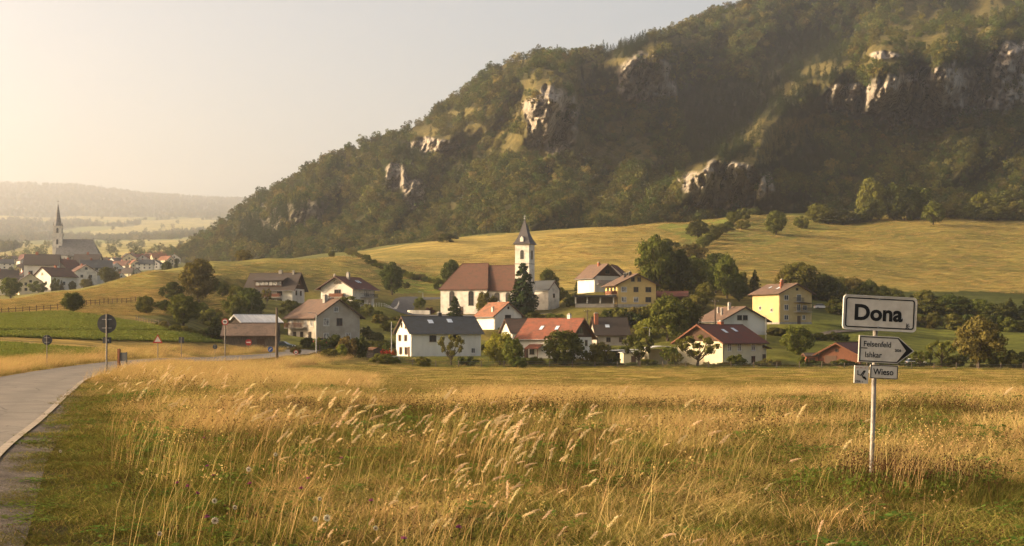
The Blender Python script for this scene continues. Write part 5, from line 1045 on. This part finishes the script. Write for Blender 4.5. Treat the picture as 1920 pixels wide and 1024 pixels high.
x = RNG.uniform(-.38, -.2, 9000); y = RNG.uniform(245, 400, 9000); x = x*y; z_ = gz(x, y); gy_ = HY-(z_-HC)/y*F; ok = gy_ < 592; x, y = x[ok], y[ok]; put(x, y, RNG.choice([0, 1, 8, 9, 5], len(x)), RNG.uniform(1.6, 3, len(x)), .18)
XS = np.concatenate(XS); YS = np.concatenate(YS); IS = np.concatenate(IS); SS = np.concatenate([np.broadcast_to(a, b.shape) for a, b in zip(SS, HS)]); HS = np.concatenate(HS)
n_ = len(XS); print('grass', n_); r = np.random.default_rng(99)
scatter('meadow_grass', np.stack([XS, YS, gz(XS, YS)], 1), np.stack([np.zeros(n_), np.zeros(n_), np.where(IS < 4, r.normal(0, .8, n_), np.where(IS > 17, r.normal(0, .6, n_), r.uniform(0, 6.28, n_)))], 1), np.stack([SS, SS, SS*HS], 1), IS, GC)
# the green crops
cp = []
for k in range(3):
    r = np.random.default_rng(800+k); c = r.normal(0, .34, (80, 3)); c[:, 2] = r.uniform(.05, .34, 80); cp.append(merge('crop_%d' % k, [leaf_quads(c, np.tile((0, 0, 1.), (80, 1)), .075, r, .6)+(G_CROP,)]))
CC = proto_collection('crop_shapes', cp); r = np.random.default_rng(31)
y = r.uniform(88, 300, 60000); x = r.uniform(-.52, -.15, 60000)*y; z = gz(x, y); gx_ = CXP+F*x/y; gy_ = HY-(z-HC)/y*F
ok = (inpoly(gx_, gy_, ZONES[3][0]) & (y < 150)) | (inpoly(gx_, gy_, ZONES[4][0]) & (y > 135) & (y < 290) & (np.abs(gy_-622+.0*gx_) > 2)); x, y, z = x[ok], y[ok], z[ok]; n_ = len(x); s_ = .8+y/330
scatter('crop_plants', np.stack([x, y, z], 1), np.stack([np.zeros(n_), np.zeros(n_), r.uniform(0, 6, n_)], 1), np.stack([s_, s_, s_*r.uniform(.5, 1.0, n_)], 1), r.integers(0, 3, n_), CC)
# pale seed plumes bending in the wind
def plume(seed):
    r = np.random.default_rng(seed); H_ = 1.15; t_ = np.linspace(0, 1, 14); ang = r.uniform(.6, 1.6)
    th = .25+ang*t_**2.2; dx = np.sin(th); dz = np.cos(th); x = np.concatenate([[0], np.cumsum(dx[:-1])])/13*H_*1.15; z = np.concatenate([[0], np.cumsum(dz[:-1])])/13*H_*1.15
    V = []; Q = []
    for i in range(14):
        w_ = .0045; V += [(x[i], -w_, z[i]), (x[i], w_, z[i])]
    for i in range(13): Q.append((2*i, 2*i+1, 2*i+3, 2*i+2))
    V = np.array(V); Q = np.array(Q); tt_ = r.uniform(r.uniform(.66, .8), 1.0, 170); hx = np.interp(tt_, t_, x); hz_ = np.interp(tt_, t_, z); fat = .017*np.sin((tt_-.6)/.42*math.pi)**.6
    C = np.stack([hx+r.normal(0, .02, 170), r.normal(0, 1, 170)*fat, hz_-np.abs(r.normal(0, 1, 170))*fat*1.1], 1); a, b = leaf_quads(C, r.normal(size=(170, 3)), .017, r, .45)
    return merge('plume_%d' % seed, [(V, Q, G_DRY), (a, b, G_PLUME)])
pp = [plume(900+k) for k in range(6)]; PC = proto_collection('plume_shapes', pp); X_ = []; Y_ = []
cl = [(480, 760, 12), (560, 790, 10), (600, 770, 7), (670, 745, 18), (700, 770, 16), (650, 800, 12), (770, 760, 8), (820, 765, 9), (900, 775, 10), (800, 800, 9), (960, 790, 18), (990, 810, 20), (1010, 840, 12), (900, 850, 9), (1060, 800, 9), (1140, 785, 6), (1200, 790, 6), (1140, 830, 8), (1000, 880, 8), (1130, 865, 6), (760, 880, 5), (640, 940, 5), (1290, 820, 4), (1480, 850, 3), (1100, 940, 4), (1330, 960, 4), (1620, 980, 3), (860, 940, 4), (340, 720, 22), (300, 705, 22), (400, 705, 16), (250, 700, 16), (440, 730, 10), (1380, 790, 4), (540, 740, 6)]
r = np.random.default_rng(17)
for (a, b, k) in cl:
    for _ in range(max(1, int(k*.9))): py = b+r.normal(0, 18); px = a+r.normal(0, 38); Y = np.clip((HC-.72)*F/max(py-HY, 40), 13, 62); X_.append((px-CXP)/F*Y-.42); Y_.append(Y)
x, y, r = field(13, 40, .045, 19); ok = rdist(x, y) > 5; X_ = np.append(X_, x[ok]); Y_ = np.append(Y_, y[ok]); n_ = len(X_); s_ = r.uniform(.42, .85, n_)*np.clip(Y_/26, .55, 1)
scatter('seed_plumes', np.stack([X_, Y_, gz(X_, Y_)], 1), np.stack([np.zeros(n_), np.zeros(n_), r.normal(0, .5, n_)], 1), s_, r.integers(0, 6, n_), PC)
# wild flowers one can count
WHITE_P = leaf_mat('petal_white', (.62, .57, .46), (.50, .45, .36), trans=.4); PURP = leaf_mat('petal_purple', (.22, .05, .16), (.32, .09, .22), trans=.3); CORE = mk('flower_core', (.10, .06, .03))
def flower(px, py, white, label, hh=.62):
    Y = (HC-hh)*F/(py-HY); x = (px-CXP)/F*Y; z0 = gz1(x, Y); root = empty('wildflower', (x, Y, z0), 0, label, 'flower', 'white meadow flowers' if white else 'purple thistle flowers'); hh = HC-(py-HY)/F*Y-z0
    q = MB(); q.tube([(-.12, 0, -.03), (-.04, 0, hh*.5), (0, 0, hh)], [.005, .004, .003], 5); q.build('stem', G_GRN, root)
    q = MB(); R_ = (.019+.010*(px % 3)/2) if white else .024; rr = random.Random(px)
    if white:
        for k in range(11):
            a = k*2*math.pi/11; ca, sa = math.cos(a), math.sin(a); tip = Vector((ca*R_*1.15, -.012+.01*rr.random(), hh+sa*R_*1.15)); s0 = Vector((-sa, 0, ca))*R_*.28; c0 = Vector((ca*R_*.25, -.02, hh+sa*R_*.25)); mid = Vector((ca*R_*.8, -.025, hh+sa*R_*.8))
            q.add([c0-s0*.4, mid-s0, tip, mid+s0, c0+s0*.4], [(0, 1, 2, 3, 4)])
        hd = q.build('flower_head', WHITE_P, root); q = MB(); q.tube([(0, -.035, hh), (0, -.015, hh)], [.004, .008], 8); q.build('centre', CORE, hd)
    else:
        for k in range(26):
            a = rr.uniform(0, 6.28); e = rr.uniform(.1, 1.3); d = Vector((math.cos(a)*math.cos(e), math.sin(a)*math.cos(e), math.sin(e))); s0 = d.orthogonal().normalized()*.004; c0 = Vector((0, 0, hh)); q.add([c0-s0, c0+d*R_*1.3-s0*.5, c0+d*R_*1.3+s0*.5, c0+s0], [(0, 1, 2, 3)])
        q.build('flower_head', PURP, root); q = MB(); q.tube([(0, 0, hh-.03), (0, 0, hh-.012), (0, 0, hh+.004)], [.004, .014, .010], 7); q.build('calyx', G_GRN, root)
for i, (a, b) in enumerate(((517, 852), (467, 880), (404, 976), (403, 939), (441, 951), (600, 935), (592, 973), (614, 971), (300, 1000), (705, 990), (114, 846))): flower(a, b, True, 'white %s flower head %s in the lower left meadow' % (('small', 'larger', 'round')[i % 3], ('right of the thistles', 'topmost but one', 'low down', 'halfway up', 'between two stems', 'far right', 'beside the far right one', 'rightmost', 'near the bottom edge', 'alone by the middle', 'near the gravel')[i]))
for i, (a, b) in enumerate(((382, 822), (400, 892), (468, 908), (332, 907), (353, 913), (370, 927), (565, 917), (389, 875), (388, 971), (696, 940), (757, 1011), (578, 898), (860, 990), (640, 860))): flower(a, b, False, 'small purple thistle head in the lower meadow, %s from the left' % ['fourth', 'seventh', 'eighth', 'first', 'second', 'third', 'ninth', 'sixth', 'fifth', 'twelfth', 'thirteenth', 'tenth', 'fourteenth', 'eleventh'][i], .55)

# ------------------------------------------------------------ the place-name signpost
SIGNF = mk('sign_face', (.54, .50, .43), (.42, .38, .32), 6, .55, .4, lo=.4, hi=.7); SIGNB = mk('sign_black', (.012, .012, .012), rough=.6); SIGNE = mk('sign_edge', (.55, .52, .48), rough=.5)
def text_obj(name, s_, size, x, z, y, par, mat, bold=.0, sx=1.0, rot=0.0):
    cu = bpy.data.curves.new(name, 'FONT'); cu.body = s_; cu.size = size; cu.extrude = .0006; cu.offset = bold; cu.align_x = 'LEFT'; cu.resolution_u = 4
    tmp = bpy.data.objects.new('tmp_text', cu); SC.collection.objects.link(tmp); dg = bpy.context.evaluated_depsgraph_get(); me = bpy.data.meshes.new_from_object(tmp.evaluated_get(dg)); bpy.data.objects.remove(tmp)
    M = Matrix.Translation((x, y, z)) @ Matrix.Rotation(rot, 4, 'Y') @ Matrix.Rotation(R(90), 4, 'X') @ Matrix.Diagonal((sx, 1, 1, 1)); me.transform(M); me.materials.clear(); me.materials.append(mat)
    o_ = bpy.data.objects.new(name, me); link(o_, par); return o_
def rrect(w_, h_, r_, cx_=0, cz=0, n_=5):
    out = []
    for (sx, sz, a0) in ((1, -1, -90), (1, 1, 0), (-1, 1, 90), (-1, -1, 180)):
        for k in range(n_+1): a = R(a0+90*k/n_); out.append((cx_+sx*(w_/2-r_)+r_*math.cos(a), cz+sz*(h_/2-r_)+r_*math.sin(a)))
    return out
def ring(m_, o1, o2, y0, y1):
    n_ = len(o1); vs = [(a, y, b) for y in (y0, y1) for a, b in o1]+[(a, y, b) for y in (y0, y1) for a, b in o2]
    fs = []
    for i in range(n_):
        j = (i+1) % n_; fs += [(i, j, 2*n_+j, 2*n_+i), (n_+i, 3*n_+i, 3*n_+j, n_+j), (i, n_+i, n_+j, j), (2*n_+i, 2*n_+j, 3*n_+j, 3*n_+i)]
    m_.add(vs, fs)
YS_ = 19.6; S_ = YS_/F; base = Vector(((1633-CXP)*S_, YS_, 0)); base.z = gz1(base.x, base.y)
sg = empty('signpost', base, R(7), 'tall steel signpost carrying the Dona sign and three smaller plates', 'signpost')
def LP(px, py): return ((px-CXP)*S_-base.x, HC-(py-HY)*S_-base.z)
bx, bz = LP(1633, 925); tx_, tz = LP(1642, 600)
q = MB(); q.tube([(bx, 0, -.3), (bx, 0, bz), (tx_, 0, tz)], .032, 16); q.build('pole', mk('pole_metal', (.24, .215, .18), (.14, .12, .10), 8, .5, .5, .3, 30, metal=.3), sg, smooth=True)
for (a, b, c_) in ((1641, 640, 0), (1640, 672, 0), (1639, 697, 0), (1642, 575, 0), (1642, 610, 0)):
    x, z = LP(a, b); q = MB(); q.box(x-.06, x+.06, -.055, .05, z-.02, z+.02); q.build('clamp', METAL, sg)
def panel(name, cx_, cy_, w_, h_, rot, outline=None, label=None):
    x, z = LP(cx_, cy_); e = bpy.data.objects.new(name, None)
    pts = outline or rrect(w_, h_, .055); q = MB(); q.prism(pts, -.012, .012); o_ = q.build(name, [SIGNF], sg); o_.location = (x, -.075, z); o_.rotation_euler = (0, R(rot), 0)
    if label: o_['label'] = label
    return o_
# main plate
w1, h1 = 143*S_, 65*S_; pn = panel('name_plate', 1646, 588, w1, h1, 2.6, label='white plate reading Dona')
q = MB(); ring(q, rrect(w1, h1, .055), rrect(w1-.022, h1-.022, .046), -.020, -.0125); q.build('rim', SIGNE, pn)
q = MB(); ring(q, rrect(w1-.068, h1-.068, .035), rrect(w1-.100, h1-.100, .024), -.016, -.0125); q.build('border', SIGNB, pn)
text_obj('lettering', 'Dona', .295, -.375, -.095, -.0145, pn, SIGNB, .010, 1.06)
for z in (.19, -.19): q = MB(); q.tube([(-.02, -.0125, z), (-.02, -.022, z)], .012, 8); q.build('bolt', METAL, pn)
q = MB()
for (x0, z0, x1, z1) in ((.385, -.12, .385, -.19), (.385, -.155, .415, -.125), (.388, -.155, .418, -.19), (.40, -.15, .43, -.16), (.375, -.185, .395, -.195)): q.tube([(x0, -.0145, z0), (x1, -.0145, z1)], .0045, 5)
q.build('sticker_mark', SIGNB, pn)
# arrow plate
W2, H2 = 108*S_, 50*S_; a = W2/2; b = H2/2; nose = a-.235
ar = [(-a, -b), (nose, -b), (a, 0), (nose, b), (-a, b)]; ap_ = panel('arrow_plate', 1659, 656, W2, H2, 2.8, ar, 'white arrow plate reading Felsenfeld and Ishkar')
ins = lambda d, e: [(-a+d, -b+d), (nose-d*.45, -b+d), (a-e, 0), (nose-d*.45, b-d), (-a+d, b-d)]
q = MB(); ring(q, ins(.012, .022), ins(.024, .12), -.0165, -.0125); q.build('border', SIGNB, ap_)
text_obj('lettering', 'Felsenfeld', .108, -a+.06, .035, -.0145, ap_, SIGNB, .0010, .93); text_obj('lettering', 'Ishkar', .108, -a+.085, -.112, -.0145, ap_, SIGNB, .0010, .93); text_obj('number', '2028', .050, .115, -.02, -.0145, ap_, SIGNB, .0010, .9)
q = MB(); q.box(-a+.03, -a+.12, -.0165, -.0125, .006, .018); q.build('dividing_mark', SIGNB, ap_)
# small plates
W3, H3 = 54*S_, 26*S_; wp = panel('small_plate', 1654, 697.5, W3, H3, 2.8, rrect(W3, H3, .010), 'small plate reading Wieso')
q = MB(); ring(q, rrect(W3-.008, H3-.008, .008), rrect(W3-.026, H3-.026, .006), -.0165, -.0125); q.build('border', SIGNB, wp); text_obj('lettering', 'Wieso', .118, -.155, -.038, -.0145, wp, SIGNB, .0018, .92)
W4, H4 = 27*S_, 33*S_; cp_ = panel('pictogram_plate', 1610, 702, W4, H4, 2.8, rrect(W4, H4, .006), 'square cream plate with a black pictogram')
q = MB()
for pl in ([(-.055, .055), (-.055, 0), (-.01, -.01), (.035, .055), (.05, .055), (.01, -.02), (.04, -.055)], [(.02, -.04), (.05, -.03), (.06, -.055)]): q.tube([(x, -.0145, z) for x, z in pl], .0075, 6)
for (x, z) in ((.045, -.045), (.028, -.035), (.062, -.058)): q.tube([(x, -.0125, z), (x, -.017, z)], .013, 8)
q.build('pictogram', SIGNB, cp_); text_obj('lettering', 'CDA  c', .042, -.085, -.108, -.0145, cp_, SIGNB, .0008, .85)
q = MB()
for x in (-.08, -.055, -.02, 0, .05): q.box(x-.006, x+.006, -.0165, -.0125, .088, .098)
q.build('top_marks', BRICK, cp_)

# ------------------------------------------------------------ road signs, poles, lamps
RED = mk('sign_red', (.38, .04, .03), rough=.5); BLUE = mk('sign_blue', (.03, .09, .32), rough=.5); GREYB = mk('sign_back_grey', (.055, .058, .06), (.04, .042, .045), 5, .6, .3); POSTM = mk('post_metal', (.17, .15, .13), (.10, .09, .08), 4, .6, .4, metal=.3)
def disc(m_, r_, z, y0, y1, n_=24): m_.prism([(r_*math.cos(2*math.pi*k/n_), z+r_*math.sin(2*math.pi*k/n_)) for k in range(n_)], y0, y1)
def sign(px, top, Y, kind, size, label, base=None, post=.03, name='road_sign'):
    x = (px-CXP)/F*Y; z0 = gz1(x, Y); zt = HC-(top-HY)/F*Y-z0; root = empty(name, (x, Y, z0), 0, label, 'road sign'); r_ = size/F*Y/2
    q = MB(); q.tube([(0, 0, -.3), (0, 0, zt)], post, 10); q.build('post', POSTM, root); zc = zt-r_
    if kind == 'round_back':
        q = MB(); disc(q, r_, zc, .035, .05); pl_ = q.build('sign_plate', GREYB, root)
        for dz in (-.45, .45): q = MB(); q.box(-r_*.5, r_*.5, .0, .033, zc+dz*r_-.02, zc+dz*r_+.02); q.build('bracket', METAL, pl_)
    elif kind in ('red', 'blue', 'noentry'):
        q = MB(); disc(q, r_, zc, -.05, -.035); pl_ = q.build('sign_plate', BLUE if kind == 'blue' else RED, root); q = MB()
        if kind == 'noentry': q.box(-r_*.65, r_*.65, -.054, -.0505, zc-r_*.16, zc+r_*.16)
        elif kind == 'blue': q.tube([(r_*.4, -.053, zc+r_*.4), (-r_*.4, -.053, zc-r_*.4)], r_*.13, 6)
        else: disc(q, r_*.68, zc, -.054, -.0505)
        q.build('symbol', FRAMEW, pl_)
        if kind == 'red': q = MB(); q.box(-r_*.45, r_*.45, -.058, -.0545, zc-r_*.2, zc+r_*.2); q.build('marking', SIGNB, pl_)
    elif kind == 'triangle':
        tr = lambda k: [(-r_*1.1*k, zc-r_*.95*k), (r_*1.1*k, zc-r_*.95*k), (0, zc+r_*k)]
        q = MB(); ring(q, tr(1), [(a_, b_-r_*.03) for a_, b_ in tr(.66)], -.05, -.03); pl_ = q.build('sign_plate', RED, root); q = MB(); q.prism([(a_, b_-r_*.03) for a_, b_ in tr(.655)], -.047, -.033); q.build('inner_field', SIGNF, pl_)
    elif kind == 'rect': q = MB(); q.box(-r_, r_, .035, .05, zt-2*r_*1.1, zt); q.build('sign_plate', GREYB, root)
    return root, r_
s1, r1 = sign(200, 589, 72, 'round_back', 36, 'largest dark round sign seen from behind, with a small plate below it', post=.045)
q = MB(); q.box(-.22, .22, .04, .055, 2.20-.15, 2.20+.15); pz = HC-(638-HY)/F*72-s1.location.z; q.v = [(x, y, z-2.2+pz) for x, y, z in q.v]; q.build('lower_plate', GREYB, s1)
q = MB(); q.box(.02, .10, .025, .038, pz-.05, pz+.05); q.build('sticker', SIGNF, s1)
sign(88, 628, 92, 'round_back', 19, 'round sign seen from behind at the far left beyond the road')
sign(296, 627, 103, 'triangle', 17, 'red bordered triangular warning sign beside the bending road')
sign(340, 632, 143, 'rect', 10, 'small rectangular sign seen from behind beyond the bend')
sign(403, 646, 178, 'round_back', 9, 'tiny round sign seen from behind left of the tall red sign')
sign(422, 597, 148, 'red', 13, 'tall post with a faded red round sign at the barn corner', post=.06)
sign(466, 636, 228, 'noentry', 12, 'red no entry sign in front of the weathered barn')
sign(507, 650, 196, 'blue', 10, 'blue round sign beside the thick wooden pole')
sign(555, 656, 214, 'red', 9, 'small red ringed sign right of the thick wooden pole')
Y = 84; x = (223-CXP)/F*Y; z0 = gz1(x, Y); rt = empty('notice_board', (x, Y, z0), R(-12), 'rust brown post with a small dark notice board at the roadside', 'notice board'); zt = HC-(654-HY)/F*Y-z0
q = MB(); q.box(-.07, .07, -.07, .07, -.4, zt); q.build('post', WOODR, rt); q = MB(); q.box(.071, .46, -.03, .02, zt-.72, zt-.22); q.box(.461, .52, -.04, .03, -.3, zt-.2); q.build('board', GREYB, rt)
def pole(px, top, base, Y, rad, label, wood=True, arm=False, name='utility_pole'):
    x = (px-CXP)/F*Y; z0 = gz1(x, Y); zt = HC-(top-HY)/F*Y-z0; rt = empty(name, (x, Y, z0), 0, label, 'lamp post' if name == 'street_lamp' else 'pole')
    q = MB(); q.tube([(0, 0, -.5), (0, 0, zt)], [rad*1.2, rad*.8], 10); q.build('post', WOODG if wood else METAL, rt)
    if arm == 'lamp': q = MB(); q.tube([(0, 0, zt-.05), (-.5, -.1, zt+.12), (-1.0, -.15, zt+.1)], .04, 6); q.box(-1.5, -.7, -.28, -.02, zt+.05, zt+.2); q.build('lamp_head', METAL, rt)
    elif arm: q = MB(); q.box(-.9, .9, -.06, .06, zt-.5, zt-.38); q.build('crossarm', WOODG, rt)
    for s_ in ((-.7, .7) if arm is True else ()): q = MB(); q.tube([(s_, 0, zt-.378), (s_, 0, zt-.2)], .05, 6); q.build('insulator', FRAMEW, rt)
    return rt, Vector((x, Y, z0+zt))
_, pa = pole(519, 577, 678, 194, .19, 'thick wooden utility pole at the village entrance')
_, pb = pole(593, 588, 664, 255, .09, 'slim grey lamp post before the beige farmhouse', False, 'lamp', name='street_lamp')
_, pc = pole(1101, 580, 626, 352, .12, 'utility pole between the red roofed house and the garage lawn', True, True)
_, pd = pole(1218, 615, 645, 325, .08, 'thin grey lamp post behind the curved carport', False, 'lamp', name='street_lamp')
_, pe = pole(1341, 562, 605, 338, .14, 'utility pole in front of the grey brown roof', True, True)
_, pf = pole(734, 603, 668, 292, .08, 'slim pole at the corner of the long white house', False)
_, pg = pole(1436, 590, 640, 330, .07, 'thin pole right of the wide white gabled house', False)
_, ph = pole(793, 548, 572, 440, .07, 'lamp post by the churchyard road', False, 'lamp', name='street_lamp')
def wire(a, b, sag, label, rad=.018):
    q = MB(); q.tube([a.lerp(b, k/14)-Vector((0, 0, sag*4*(k/14)*(1-k/14))) for k in range(15)], rad, 4); tag(q.build('overhead_wire', DARKM), label, 'wire')
wire(pc-Vector((0, 0, .3)), pe-Vector((0, 0, .3)), 1.2, 'overhead wire strung between the two crossarm poles')

# ------------------------------------------------------------ fences and low walls
def fence(pts3, posts_h, label, pr=.05, rails=(.35, .7, 1.0), mat=None, name='fence', gap=3.0, rr=.012):
    P_ = [np.array(p, float) for p in pts3]; L_ = [0]
    for i in range(len(P_)-1): L_.append(L_[-1]+np.hypot(*(P_[i+1]-P_[i])))
    n_ = min(int(L_[-1]/gap), 95); X = np.interp(np.linspace(0, L_[-1], n_+1), L_, [p[0] for p in P_]); Yv = np.interp(np.linspace(0, L_[-1], n_+1), L_, [p[1] for p in P_]); Z = gz(X, Yv)
    o0 = Vector((X[0], Yv[0], Z[0])); rt = empty(name, o0, 0, label, 'fence'); rg = random.Random(int(L_[-1]))
    for i in range(n_+1): q = MB(); dx = X[i]-o0.x; dy = Yv[i]-o0.y; dz = Z[i]-o0.z; q.tube([(dx, dy, dz-.3), (dx+rg.uniform(-.04, .04), dy, dz+posts_h*rg.uniform(.92, 1.08))], pr, 6); q.build('post', mat or WOODG, rt)
    for rz_ in rails:
        q = MB(); q.tube([(X[i]-o0.x, Yv[i]-o0.y-pr, Z[i]-o0.z+rz_) for i in range(n_+1)], rr, 4, cap=False); q.build('wire' if rr < .02 else 'rail', METAL if rr < .02 else (mat or WOODG), rt)
    return rt
fence([((a_-CXP)/F*Y, Y) for a_, Y in ((600, 262), (735, 265), (960, 268), (1200, 269), (1500, 269), (1960, 271))], 1.25, 'long wire fence along the garden edge below the village', .085, gap=4.2)
fence([hxy(a_, b_, 150) for a_, b_ in ((-60, 596), (0, 591), (60, 586), (120, 580), (165, 573), (210, 570), (262, 566))], 1.15, 'dark post and rail fence along the left meadow', .07, (.5, .95), WOOD, gap=2.4, rr=.035)
fence([hxy(a_, b_, 150) for a_, b_ in ((255, 603), (300, 612), (340, 622), (380, 632), (425, 641))], 1.0, 'old picket fence running down above the green crop field', .05, (.4, .8), WOODG, gap=1.2, rr=.03)
fence([((a_-CXP)/F*Y, Y) for a_, Y in ((676, 384), (700, 388), (722, 396), (738, 412), (748, 430))], 1.1, 'pale roadside fence below the pink balcony house', .05, (.5, 1.0), FRAMEW, gap=1.8, rr=.03)
q = MB(); wpts = [((a_-CXP)/F*Y, Y) for a_, Y in ((765, 408), (780, 401), (795, 396), (806, 393))]
for i in range(3):
    (x0, y0), (x1, y1) = wpts[i], wpts[i+1]; d = Vector((x1-x0, y1-y0, 0)); n2 = Vector((-d.y, d.x, 0)).normalized()*.15; z0 = gz1(x0, y0); z1 = gz1(x1, y1)
    q.add([Vector((x0, y0, z0-1))-n2, Vector((x1, y1, z1-1))-n2, Vector((x1, y1, z1-1))+n2, Vector((x0, y0, z0-1))+n2, Vector((x0, y0, z0+1.1))-n2, Vector((x1, y1, z1+1.1))-n2, Vector((x1, y1, z1+1.1))+n2, Vector((x0, y0, z0+1.1))+n2], [(3, 2, 1, 0), (4, 5, 6, 7), (0, 1, 5, 4), (1, 2, 6, 5), (2, 3, 7, 6), (3, 0, 4, 7)])
tag(q.build('churchyard_wall', PL_WHITE), 'low white wall curving beside the churchyard road', 'wall')

# ------------------------------------------------------------ cars
def car(px, py, Y, rz, colr, label, s_=1.0):
    x = (px-CXP)/F*Y; z = gz1(x, Y); rt = empty('parked_car', (x, Y, z+.02), R(rz), label, 'car'); pm = mk('car_paint_'+colr[0], colr[1], colr[1], rough=.25, spec=.6)
    q = MB(); body = [(-2.1, .28), (2.05, .28), (2.15, .5), (2.1, .78), (1.2, .92), (-1.75, .98), (-2.12, .85)]; q.prism(body, -.84, .84); q.build('body', pm, rt)
    q = MB(); q.add([(-1.85, -.76, .97), (1.15, -.76, .93), (1.15, .76, .93), (-1.85, .76, .97), (-1.35, -.62, 1.42), (.25, -.62, 1.44), (.25, .62, 1.44), (-1.35, .62, 1.42)], [(3, 2, 1, 0), (4, 5, 6, 7), (0, 1, 5, 4), (1, 2, 6, 5), (2, 3, 7, 6), (3, 0, 4, 7)]); q.build('windows', GLASS, rt)
    q = MB(); q.box(-1.32, .22, -.60, .60, 1.445, 1.48); q.build('roof', pm, rt)
    for wx in (-1.3, 1.3):
        for sy in (-1, 1):
            q = MB(); q.tube([(wx, sy*.68, .31), (wx, sy*.88, .31)], .31, 16); wo_ = q.build('wheel', DARKM, rt); q = MB(); q.tube([(wx, sy*.881, .31), (wx, sy*.89, .31)], .18, 12); q.build('rim', METAL, wo_)
    for sy in (-.62, .62): q = MB(); q.box(2.08, 2.16, sy-.17, sy+.17, .58, .74); q.build('headlight', SKYG, rt); q = MB(); q.box(-2.16, -2.09, sy-.14, sy+.14, .66, .84); q.build('taillight', RED, rt)
    return rt
car(531, 655, 268, -14, ('dark_green', (.02, .035, .035)), 'dark green car parked beside the weathered barn')
car(607, 648, 290, 20, ('red', (.35, .03, .03)), 'small red car before the beige farmhouse')
car(1716, 681, 293, 10, ('white', (.7, .7, .68)), 'white car parked behind the signpost by the barn')
car(1540, 578, 424, 5, ('silver', (.5, .5, .5)), 'silver car parked right of the tall yellow house')
# flower bed by the garden hut, washing trough
BLOOM = leaf_mat('bloom_red', (.50, .06, .03), (.60, .14, .05), trans=.3)
for i, (px, py) in enumerate(((704, 676), (712, 672), (720, 668), (728, 672), (735, 676), (697, 668))):
    Y = 276; x = (px-CXP)/F*Y; r = np.random.default_rng(i); c = r.normal(0, .38, (120, 3)); c[:, 2] = np.abs(c[:, 2])+.9; a, b = leaf_quads(c, r.normal(size=(120, 3)), .13, r, .7)
    rt = empty('flowering_bush', (x, Y, gz1(x, Y)), 0, 'bush with red blossoms in the bed beside the garden hut', 'bush', 'red flowering bushes by the garden hut'); ob = bpy.data.objects.new('blossoms', np_mesh('blossoms', a, b, BLOOM)); link(ob, rt)
    c2 = r.normal(0, .45, (160, 3)); c2[:, 2] = np.abs(c2[:, 2])*1.2; a, b = leaf_quads(c2, r.normal(size=(160, 3)), .16, r, .6); ob = bpy.data.objects.new('foliage', np_mesh('foliage', a, b, LEAF['mid'])); link(ob, rt)
x, Y = (735-CXP)/F*274, 274; rt = empty('planter', (x, Y, gz1(x, Y)), R(5), 'pale grey trough by the red flowers and the garden hut', 'planter'); q = MB(); q.box(-1.5, 1.5, -.4, .4, -.2, .6); q.build('trough', CONC, rt); q = MB(); q.box(-1.6, 1.6, -.5, .5, .601, .72); q.build('rim', PL_WHITE, rt)
